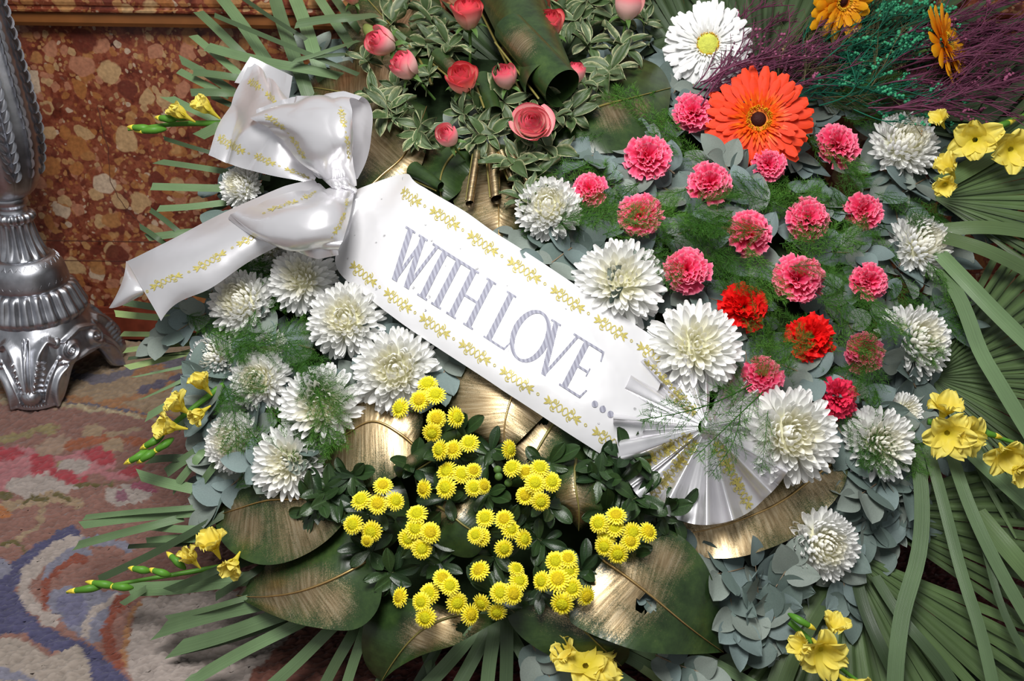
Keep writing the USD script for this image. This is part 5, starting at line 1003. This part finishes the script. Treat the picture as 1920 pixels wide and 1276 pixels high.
pts_e = [(p, 0) for p in scatter(Z1, 66, 4000, 1, (Z_ROS,))] + [(p, 1) for p in scatter(Z2, 68, 3000, 2, (Z_RIB,))] + [(p, 2) for p in scatter(Z3, 56, 3000, 3, (Polygon([(1280, 980), (1500, 830), (1600, 830), (1590, 930), (1500, 1015), (1400, 1050), (1310, 1055)]),))]
pts_e += [((x, y), 3) for x, y in [(1240, 120), (1195, 90), (1260, 190), (610, 120), (640, 150), (560, 175), (520, 175), (1800, 200), (1830, 260), (1790, 330), (1770, 380), (1840, 420), (1690, 900), (1720, 700), (1770, 590), (1000, 445), (1040, 500), (1090, 520), (1180, 330), (1230, 290), (1140, 300), (900, 270), (810, 350), (840, 690), (820, 640),
          (1650, 780), (1700, 750), (430, 920), (415, 890), (390, 760), (350, 610), (380, 590), (1400, 1150), (1440, 1110), (1500, 950), (1560, 985), (1640, 950), (1690, 940), (1420, 1195), (1270, 1240), (1215, 1130), (1020, 1245)]]
first = {}
for j, ((x, y), z) in enumerate(pts_e):
    g = np.random.default_rng(9000 + j); kd = j % 6; sp = g.uniform(0, 2 * PI)
    L = g.uniform(88, 122) if (x, y) != (1215, 1130) else 45; e = g.uniform(-.004, .013) if z in (0, 1) else g.uniform(-.004, .016)
    # set the sprig about its middle
    cxp, cyp = x - math.cos(sp) * L * .45, y + math.sin(sp) * L * .45
    if (x, y) in ((1270, 1240), (1020, 1245)): e = .012
    if (x, y) == (1215, 1130): e = .046
    lb = where(['grey-green eucalyptus sprig', 'dusty green eucalyptus sprig', 'bluish eucalyptus sprig'][0], x, y); m_ = frame(cxp, cyp, e, L, sp, (g.normal(0, .2), g.normal(0, .2)))
    if kd not in first: first[kd] = eucalyptus('eucalyptus_sprig', lb, m_, 'eucalyptus sprigs', 40 + kd)
    else: copy(first[kd], lb, m_, 'eucalyptus sprigs')

# ------------------------------------------------------------------ variegated and dark green shrubs' leaves
M_var = [mat(f'variegated_leaf_{k}', {'uv': ('uvmap', {'attribute': 'st'}), 'sx': ('separate_xyz', {}), 'a': ('math', {'math_type': 'multiply_add', 'value2': 2.0, 'value3': -1.0}), 'ab': ('math', {'math_type': 'absolute'}), 'tc': ('texture_coordinate', {}), 'nz': ('noise_texture', {'scale': 14.0, 'detail': 3.0}), 'n1': ('math', {'math_type': 'multiply_add', 'value2': .35, 'value3': -.17}), 'ad': ('math', {'math_type': 'add'}),
        'r': ('rgb_ramp', {'ramp': [(0, lin(c)), (.74, tuple(np.array(lin(c)) * 1.15)), (.90, lin(132, 140, 100)), (.97, lin(172, 172, 134)), (1, lin(184, 182, 146))]}), 'oi': ('object_info', {}), 'hv': ('hsv', {}), 'hm': ('math', {'math_type': 'multiply_add', 'value2': .4, 'value3': .8}), 'p': ('principled_bsdf', {'roughness': .5, 'specular_ior_level': .4}), 't': ('translucent_bsdf', {}), 'mix': ('mix_closure', {'fac': .14})},
        [('uv.UV', 'sx.vector'), ('sx.x', 'a.value1'), ('a.value', 'ab.value1'), ('tc.object', 'nz.vector'), ('nz.fac', 'n1.value1'), ('ab.value', 'ad.value1'), ('n1.value', 'ad.value2'), ('ad.value', 'r.fac'), ('r.color', 'hv.color'), ('oi.random', 'hm.value1'), ('hm.value', 'hv.value'), ('hv.color', 'p.base_color'), ('hv.color', 't.color'), ('p.BSDF', 'mix.closure1'), ('t.BSDF', 'mix.closure2')], 'mix.closure')
         for k, c in enumerate([(66, 86, 50), (82, 98, 68)])]
M_tob = [soft(f'dark_shrub_leaf_{k}', [(0, lin(c)), (.46, lin(c)), (.5, tuple(np.array(lin(c)) * 1.9)), (.54, lin(c)), (1, lin(c))], 'x', .36, .08, .2, 12, .45, .15, 30) for k, c in enumerate([(40, 62, 30), (34, 54, 30), (48, 70, 36)])]
def shrub(name, label, cat, m, group, seed, kind, mats, n, L0, w0, ruffle):
    g = np.random.default_rng(seed); t = thing(name, label, cat, m, group); st_ = curve([(-.45, 0, -.25), (-.1, .03, -.05), (.2, 0, .08)], 10); part(t, 'stem', tube(st_, np.linspace(.022, .016, 10), 5), M_stem)
    for k in range(n):
        q = k / n; L = L0 * g.uniform(.75, 1.15); P = leafmesh(L, L * w0 * g.uniform(.85, 1.15), kind, g.uniform(.05, .75) if k % 3 else g.uniform(.5, 1.1), g.uniform(-1.1, -.1), g.uniform(.1, .5), seed + k, 10, 7, ruffle)
        at = st_[9 - int(q * 5)] ; part(t, 'leaf', grid(place(P, at, k * 2.4 + g.normal(0, .2), g.uniform(-.35, .35)))[0], mats[k % len(mats)], uv=grid(P)[1])
    return t
Z6 = zone([(660, 90), (700, 60), (790, 10), (880, 70), (930, 170), (1050, 190), (1060, 30), (1130, -20), (1210, 0), (1215, 110), (1130, 170), (1080, 270), (950, 330), (870, 300), (770, 260), (700, 210)])
Z6b = zone([(1060, 0), (1200, 0), (1210, 110), (1130, 150), (1080, 130)])
pts_v = scatter(Z6, 60, 3000, 5) ; pts_v += scatter(Z6b, 40, 900, 6, have=pts_v) + [(985, 345), (975, 375), (700, 185), (735, 215), (785, 240), (1085, 200), (1050, 215), (960, 300), (905, 215), (890, 250), (830, 60), (820, 90)]
first = {}
for j, (x, y) in enumerate(pts_v):
    g = np.random.default_rng(9500 + j); kd = j % 5; lb = where('cream-edged variegated leaf sprig', x, y); m_ = frame(x, y, g.uniform(.028, .05), g.uniform(54, 100), g.uniform(0, 6.28), (g.normal(0, .25), g.normal(0, .25)))
    if kd not in first: first[kd] = shrub('variegated_sprig', lb, 'leaf sprig', m_, 'variegated sprigs among the roses', 60 + kd, 'lance', M_var, 9, .68, .40, .10)
    else: copy(first[kd], lb, m_, 'variegated sprigs among the roses')
Z7 = zone([(620, 900), (700, 880), (760, 860), (860, 800), (960, 840), (1090, 830), (1140, 800), (1200, 890), (1280, 965), (1235, 1005), (1120, 1110), (960, 1120), (880, 1130), (760, 1110), (690, 1040)])
pts_t = scatter(Z7, 66, 3000, 8, (Point(690, 820).buffer(60), Point(900, 770).buffer(60), Point(860, 985).buffer(34), Point(1080, 965).buffer(30))) + [(600, 930), (585, 955), (630, 925), (1130, 860), (1160, 905), (1190, 930), (1225, 965), (960, 990), (860, 810), (845, 845)]
first = {}
for j, (x, y) in enumerate(pts_t):
    g = np.random.default_rng(9700 + j); kd = j % 5; lb = where('dark glossy green leaf rosette', x, y); m_ = frame(x, y, g.uniform(.030, .048), g.uniform(64, 84), g.uniform(0, 6.28), (g.normal(0, .22), g.normal(0, .22)))
    if kd not in first: first[kd] = shrub('dark_leaf_rosette', lb, 'leaf sprig', m_, 'dark leaf rosettes among the pompoms', 80 + kd, 'obovate', M_tob, 9, .74, .42, .03)
    else: copy(first[kd], lb, m_, 'dark leaf rosettes among the pompoms')

# ------------------------------------------------------------------ feathery asparagus fern
M_fern = soft('fern_needle', [(0, lin(66, 112, 36)), (1, lin(96, 144, 56))], 'y', .6, .25, .2, 6, .2)
M_fern2 = soft('fern_needle_dark', [(0, lin(50, 94, 30)), (1, lin(78, 126, 46))], 'y', .6, .25, .2, 6, .2)
def fern(name, label, m, group, seed, thin=False):
    g = np.random.default_rng(seed); t = thing(name, label, 'fern', m, group); c = curve([(0, 0, 0), (.5, g.uniform(-.08, .08), .08), (1, g.uniform(-.15, .15), .03)], 30); stems = [tube(c, np.linspace(.007, .003, 30), 4)]; V, F, n0 = [], [], 0
    for k in range(26):
        q = .06 + .93 * k / 26; i = int(q * 29); sx = 1 if k % 2 else -1; L = (.40 if not thin else .26) * math.sin(PI * (.14 + .82 * q)) ** .8 * g.uniform(.8, 1.2); a = sx * g.uniform(.55, .95)
        d = unit(c[min(i + 1, 29)] - c[i - 1]); a0 = math.atan2(d[1], d[0]); b = c[i] + rotz(np.stack([np.linspace(0, L, 12), np.linspace(0, L, 12) ** 2 * -sx * .5, np.linspace(0, 1, 12) * g.normal(0, .05)], -1), a0 + a)
        stems.append(tube(b, np.linspace(.0032, .0014, 12), 3, False))
        for s_ in range(60 if not thin else 22):
            p = b[min(11, int(s_ / (60 if not thin else 22) * 12))] + (b[-1] - b[0]) * g.uniform(-.04, .04); bd = unit(b[-1] - b[0]); dr = unit(bd * g.uniform(.4, 1.0) + np.cross(bd, [0, 0, 1]) * g.choice([-1, 1]) * g.uniform(.4, 1) + np.array([0, 0, g.normal(0, .45)])); ln = g.uniform(.05, .085)
            sd = unit(np.cross(dr, g.normal(0, 1, 3))) * .0022; V += [p - sd, p + sd, p + dr * ln * .6 + sd * .8, p + dr * ln]; F += [(n0, n0 + 1, n0 + 2), (n0, n0 + 2, n0 + 3)]; n0 += 4
    part(t, 'stem', merge(stems), M_fern2); V = np.array(V); part(t, 'needles', (V, np.array(F)), M_fern2 if seed % 2 else M_fern, smooth=False, uv=np.tile([[0, 0], [1, 0], [.5, .6], [.5, 1]], (len(V) // 4, 1)), kind='stuff')
    return t
pts_f = [(p[0], p[1], None, None, None) for p in scatter(zone([(1090, 330), (1180, 290), (1270, 240), (1330, 320), (1560, 330), (1680, 330), (1700, 480), (1680, 720), (1600, 800), (1440, 740), (1380, 700), (1240, 470), (1100, 430)]), 62, 3000, 11)]
pts_f += [(440, 505, 20, 120, .03), (400, 520, -10, 110, .03), (520, 500, 80, 100, .026), (390, 620, 30, 130, .04), (440, 640, 15, 150, .045), (470, 660, -15, 120, .04), (540, 640, 60, 150, .05), (560, 690, 40, 140, .05), (420, 720, 70, 140, .045), (500, 760, 50, 120, .045), (560, 760, 70, 120, .045), (590, 700, 70, 160, .06), (400, 770, -30, 120, .04), (460, 800, 40, 130, .045), (540, 800, 20, 110, .05),
          (350, 590, 30, 100, .03), (480, 580, 100, 110, .05), (1250, 200, 100, 120, .03), (1160, 230, 150, 110, .02), (1230, 170, 130, 120, .03), (1040, 430, -30, 120, .05), (1060, 410, 10, 130, .05), (1150, 480, 20, 130, .06), (1130, 440, -20, 150, .055), (1410, 720, 158, 230, .085), (1430, 735, 140, 200, .08), (1390, 760, 120, 160, .08), (1440, 770, 100, 120, .085), (1550, 200, -10, 150, .03), (1500, 250, 40, 140, .03), (1580, 220, 20, 130, .03),
          (1690, 780, 80, 110, .04), (1650, 760, 100, 130, .045), (1660, 600, 40, 120, .04), (1700, 420, -20, 110, .045), (1740, 490, 70, 110, .05), (440, 915, -30, 90, .03), (1400, 460, 80, 140, .055), (1530, 560, 30, 130, .06), (1600, 530, 60, 130, .055), (1480, 500, 10, 110, .06), (1500, 640, 150, 120, .065), (1620, 640, 100, 120, .055), (1470, 700, -60, 110, .06), (1440, 430, 170, 120, .06)]
first = {}
for j, (x, y, dg, L, e) in enumerate(pts_f):
    g = np.random.default_rng(9900 + j); thin = (x, y) in ((1410, 720), (1430, 735), (1390, 760), (1440, 770)); kd = (j % 4, thin)
    dg = g.uniform(0, 360) if dg is None else dg; L = g.uniform(110, 160) if L is None else L; e = g.uniform(.014, .040) if e is None else e; sp = -math.radians(dg)
    lb = where('feathery asparagus fern spray', x + math.cos(sp) * L * .4, y - math.sin(sp) * L * .4); m_ = frame(x, y, e, L, sp, (g.normal(0, .12), g.normal(0, .12)))
    if kd not in first: first[kd] = fern('fern_spray', lb, m_, 'asparagus fern sprays', 200 + kd[0], thin)
    else: copy(first[kd], lb, m_, 'asparagus fern sprays')

# ------------------------------------------------------------------ dyed dried twigs at the upper right
TW = {'purple': ('dyed_twig', lin(96, 46, 70), lin(134, 70, 98)), 'green': ('dyed_twig', lin(14, 88, 66), lin(56, 146, 104)), 'brown': ('dried_grass_stem', lin(74, 70, 44), lin(150, 128, 92))}
MT = {k: (plain(f'{k}_twig', v[1], .6, 0, .3, .3, 10), plain(f'{k}_twig_bud', v[2], .55, 0, .3, .2, 14)) for k, v in TW.items()}
def twig(name, label, m, group, kind, seed):
    g = np.random.default_rng(seed); t = thing(name, label, 'dried twig', m, group); c = curve([(0, 0, 0), (.35, g.normal(0, .05), .07), (.7, g.normal(0, .1), .10), (1, g.normal(0, .15), .10)], 24); st_, bd = [tube(c, np.linspace(.0062, .0028, 24), 5)], []
    for k in range(26):
        i = int(g.uniform(3, 23)); a = g.choice([-1, 1]) * g.uniform(.08, .42); L = g.uniform(.15, .42) * (1.1 - i / 30)
        x = np.linspace(0, L, 9); b = c[i] + rotz(np.stack([x, g.normal(0, .5) * x ** 2, x * g.normal(0, .22)], -1), a); st_.append(tube(b, np.linspace(.0036, .0015, 9), 4, False))
        if kind == 'brown' and g.random() < .8: continue
        nb = g.integers(5, 11) if g.random() < (.17 if kind == 'green' else .11) else 0
        for q in range(nb):
            p = b[-1] - (b[-1] - b[-3]) * q * .30 + g.normal(0, .010, 3); bd.append(ball(p, g.uniform(.009, .015) if kind == 'green' else g.uniform(.007, .012), 1))
    part(t, 'stem', merge(st_), MT[kind][0])
    if bd: part(t, 'buds', merge(bd), MT[kind][1], kind='stuff')
    return t
g0 = np.random.default_rng(77); tws = []
for k in range(30): tws.append(('purple', g0.uniform(1300, 1400), g0.uniform(120, 215), g0.uniform(-62, -18), g0.uniform(190, 300), 'thin purple dyed twig between the white gerbera and the hanging yellow gerbera'))
for k in range(46): tws.append(('purple', g0.uniform(1610, 1740), g0.uniform(70, 225), g0.uniform(-28, 6), g0.uniform(230, 330), 'thin purple dyed twig running to the right edge below the corner yellow gerbera'))
for k in range(42): tws.append(('green', g0.uniform(1480, 1600), g0.uniform(80, 205), g0.uniform(-62, 8), g0.uniform(190, 280), 'emerald green dyed twig with tiny buds between the two yellow gerberas'))
for k in range(34): tws.append(('brown', g0.uniform(1440, 1640), g0.uniform(90, 200), g0.uniform(-80, 5), g0.uniform(150, 220), 'thin brownish grass stem above the orange gerbera'))
tws += [('green', 1600, 205, 3, 220, 'long emerald green budded twig lying over the upper right chrysanthemum'), ('green', 1500, 175, 100, 70, 'short emerald green budded twig beside the orange gerbera petals')]
first = {}
for j, (kd, x, y, dg, L, lb) in enumerate(tws):
    key = (kd, j % 4); sp = -math.radians(dg); lb = lb if j >= len(tws) - 2 else where({'purple': 'thin purple dyed twig', 'green': 'emerald dyed twig', 'brown': 'brownish grass stem'}[kd], x + math.cos(sp) * L * .55, y - math.sin(sp) * L * .55); m_ = frame(x, y, .02 + .035 * g0.random() if 'chrys' not in lb else .07, L, sp, (g0.normal(0, .1), g0.normal(0, .1)))
    grp = {'purple': 'purple twigs ' + ('by the white gerbera' if x < 1450 else 'at the right edge'), 'green': 'emerald twigs between the yellow gerberas', 'brown': 'brown grass stems above the orange gerbera'}[kd] if j < len(tws) - 2 else None
    if key not in first: first[key] = twig(TW[kd][0], lb, m_, grp, kd, 900 + j)
    else: copy(first[key], lb, m_, grp)

# ------------------------------------------------------------------ gladioli round the edge
M_gl = soft('gladiolus_petal', [(0, lin(222, 206, 60)), (.4, lin(238, 220, 92)), (1, lin(243, 228, 116))], 'y', .5, .28, .1, 20, .25, .2, 60)
M_gs = soft('gladiolus_sheath', [(0, lin(86, 140, 46)), (1, lin(120, 172, 58))], 'y', .45, .15, .12, 30, .3)
M_gt = plain('gladiolus_bud_tip', lin(228, 208, 70), .5, 0, .3, .15, 60)
def gladiolus(label, stem, florets, buds, e=.03, seed=0, dome_=False, root=0.0):
    g = np.random.default_rng(seed); x0, y0 = stem[0]; O = pt(x0, y0, e, dome_); t = thing('gladiolus', label, 'gladiolus', O); k = mpp(O)
    c = curve([(x, y, e) for x, y in stem], 24); P = pt(c[:, 0], c[:, 1], c[:, 2] - (root * np.linspace(1, 0, 24) ** 2), dome_); P[:, 2] = np.maximum(P[:, 2], .012); part(t, 'stem', tube(P, np.linspace(6.5, 2.5, 24) * k, 8), M_gs, origin=O)
    for x, y, dg, L in buds:
        d = np.array([math.cos(math.radians(dg)), math.sin(math.radians(dg))]); q = np.linspace(0, 1, 12)[:, None]; bx = np.array([x, y]) - d * L * (1 - q); Q = pt(bx[:, 0], bx[:, 1], e + .010 + .008 * np.sin(q[:, 0] * PI), dome_); Q[:, 2] = np.maximum(Q[:, 2], .016)
        b = part(t, 'bud', tube(Q[:10], np.array([2, 4.5, 6, 7, 7.4, 7.2, 6.6, 6, 5.5, 5]) * k, 8), M_gs, origin=O); part(b, 'bud_tip', tube(Q[8:], np.array([5.6, 5.0, 3.4, .8]) * k, 8), M_gt, origin=O)
    for x, y, dg, r, op in florets:
        a = math.radians(dg); M = frame(x, y, e + .022, r * 1.2, g.uniform(0, 6), (math.cos(a) * (1.25 - op * .7), math.sin(a) * (1.25 - op * .7)), 1.0, dome_); M[:3, 3] += 0
        thr = xform(lathe([(.05, -.75), (.09, -.5), (.15, -.2), (.24, .02)], 10), M); f = part(t, 'floret', thr, M_gl, uv=np.full((len(thr[0]), 2), .15), origin=O)
        for q in range(6):
            Pt = petal(g.uniform(.85, 1.1), g.uniform(.76, .98), lambda x: np.sin(PI * np.clip(.14 + x * .80, 0, 1)) ** .65, 10, 9, math.radians(80 - 46 * op) + g.normal(0, .12), -.7 * op + g.normal(0, .2), .45, .17, -.6 * op, seed * 3 + q); Pt[..., 0] += .10; Pt[..., 2] -= .05
            (v, ff), uv = grid(rotz(Pt, q * PI / 3 + g.normal(0, .1))); part(f, 'petal', xform((v, ff), M), M_gl, uv=uv, origin=O)
    return t
gladiolus('yellow gladiolus spike pointing left above the satin bow tail', [(430, 232), (340, 232), (240, 243)], [(345, 216, 190, 26, .15), (392, 206, 200, 28, .25)], [(290, 220, 186, 42), (312, 216, 188, 40), (238, 238, 184, 50), (252, 246, 176, 60)], .03, 1)
gladiolus('yellow gladiolus spike slanting down at the left edge below the ribbon tail', [(420, 720), (330, 790), (240, 868)], [(340, 764, 210, 30, .3), (326, 800, 170, 30, .35), (378, 772, 120, 26, .2), (384, 724, 230, 26, .3)], [(262, 842, 150, 52), (284, 850, 145, 50), (232, 870, 152, 56), (256, 868, 146, 46)], .045, 2)
gladiolus('yellow gladiolus spike lying over the palm blades at the lower left', [(540, 1040), (330, 1076), (125, 1110)], [(402, 1026, 250, 34, .4), (440, 1052, 100, 28, .3), (362, 1050, 230, 26, .1)], [(312, 1034, 222, 48), (240, 1064, 188, 44), (278, 1066, 196, 44), (160, 1090, 188, 60), (200, 1098, 184, 50), (124, 1109, 172, 70)], .035, 3, False, .06)
gladiolus('pale yellow gladiolus flower at the bottom edge, centre right', [(1140, 1300), (1120, 1260)], [(1098, 1246, 270, 46, .9), (1062, 1226, 215, 28, .5), (1130, 1262, 20, 30, .6)], [], .05, 4)
gladiolus('yellow gladiolus flower over the palm leaves at the bottom right', [(1480, 1165), (1530, 1210), (1600, 1270), (1650, 1300)], [(1540, 1218, 80, 42, .8), (1560, 1178, 290, 30, .4), (1508, 1212, 190, 26, .4), (1590, 1280, 60, 34, .4)], [(1530, 1180, 30, 60)], .055, 5)
gladiolus('yellow gladiolus with two blooms right of the loose petalled chrysanthemum', [(1740, 790), (1830, 808), (1950, 846)], [(1776, 812, 120, 40, .8), (1770, 772, 280, 34, .5), (1812, 816, 60, 32, .7), (1884, 848, 100, 36, .5), (1905, 880, 80, 30, .4)], [(1880, 820, 15, 60)], .055, 6)
gladiolus('yellow gladiolus blooming in front of the upper right fan palm leaf', [(1780, 290), (1860, 240), (1950, 205)], [(1828, 262, 130, 38, .6), (1896, 280, 100, 40, .7), (1782, 318, 200, 30, .4), (1765, 228, 200, 22, .4), (1772, 345, 120, 24, .4)], [(1860, 232, -25, 70), (1905, 225, -20, 60)], .04, 7)
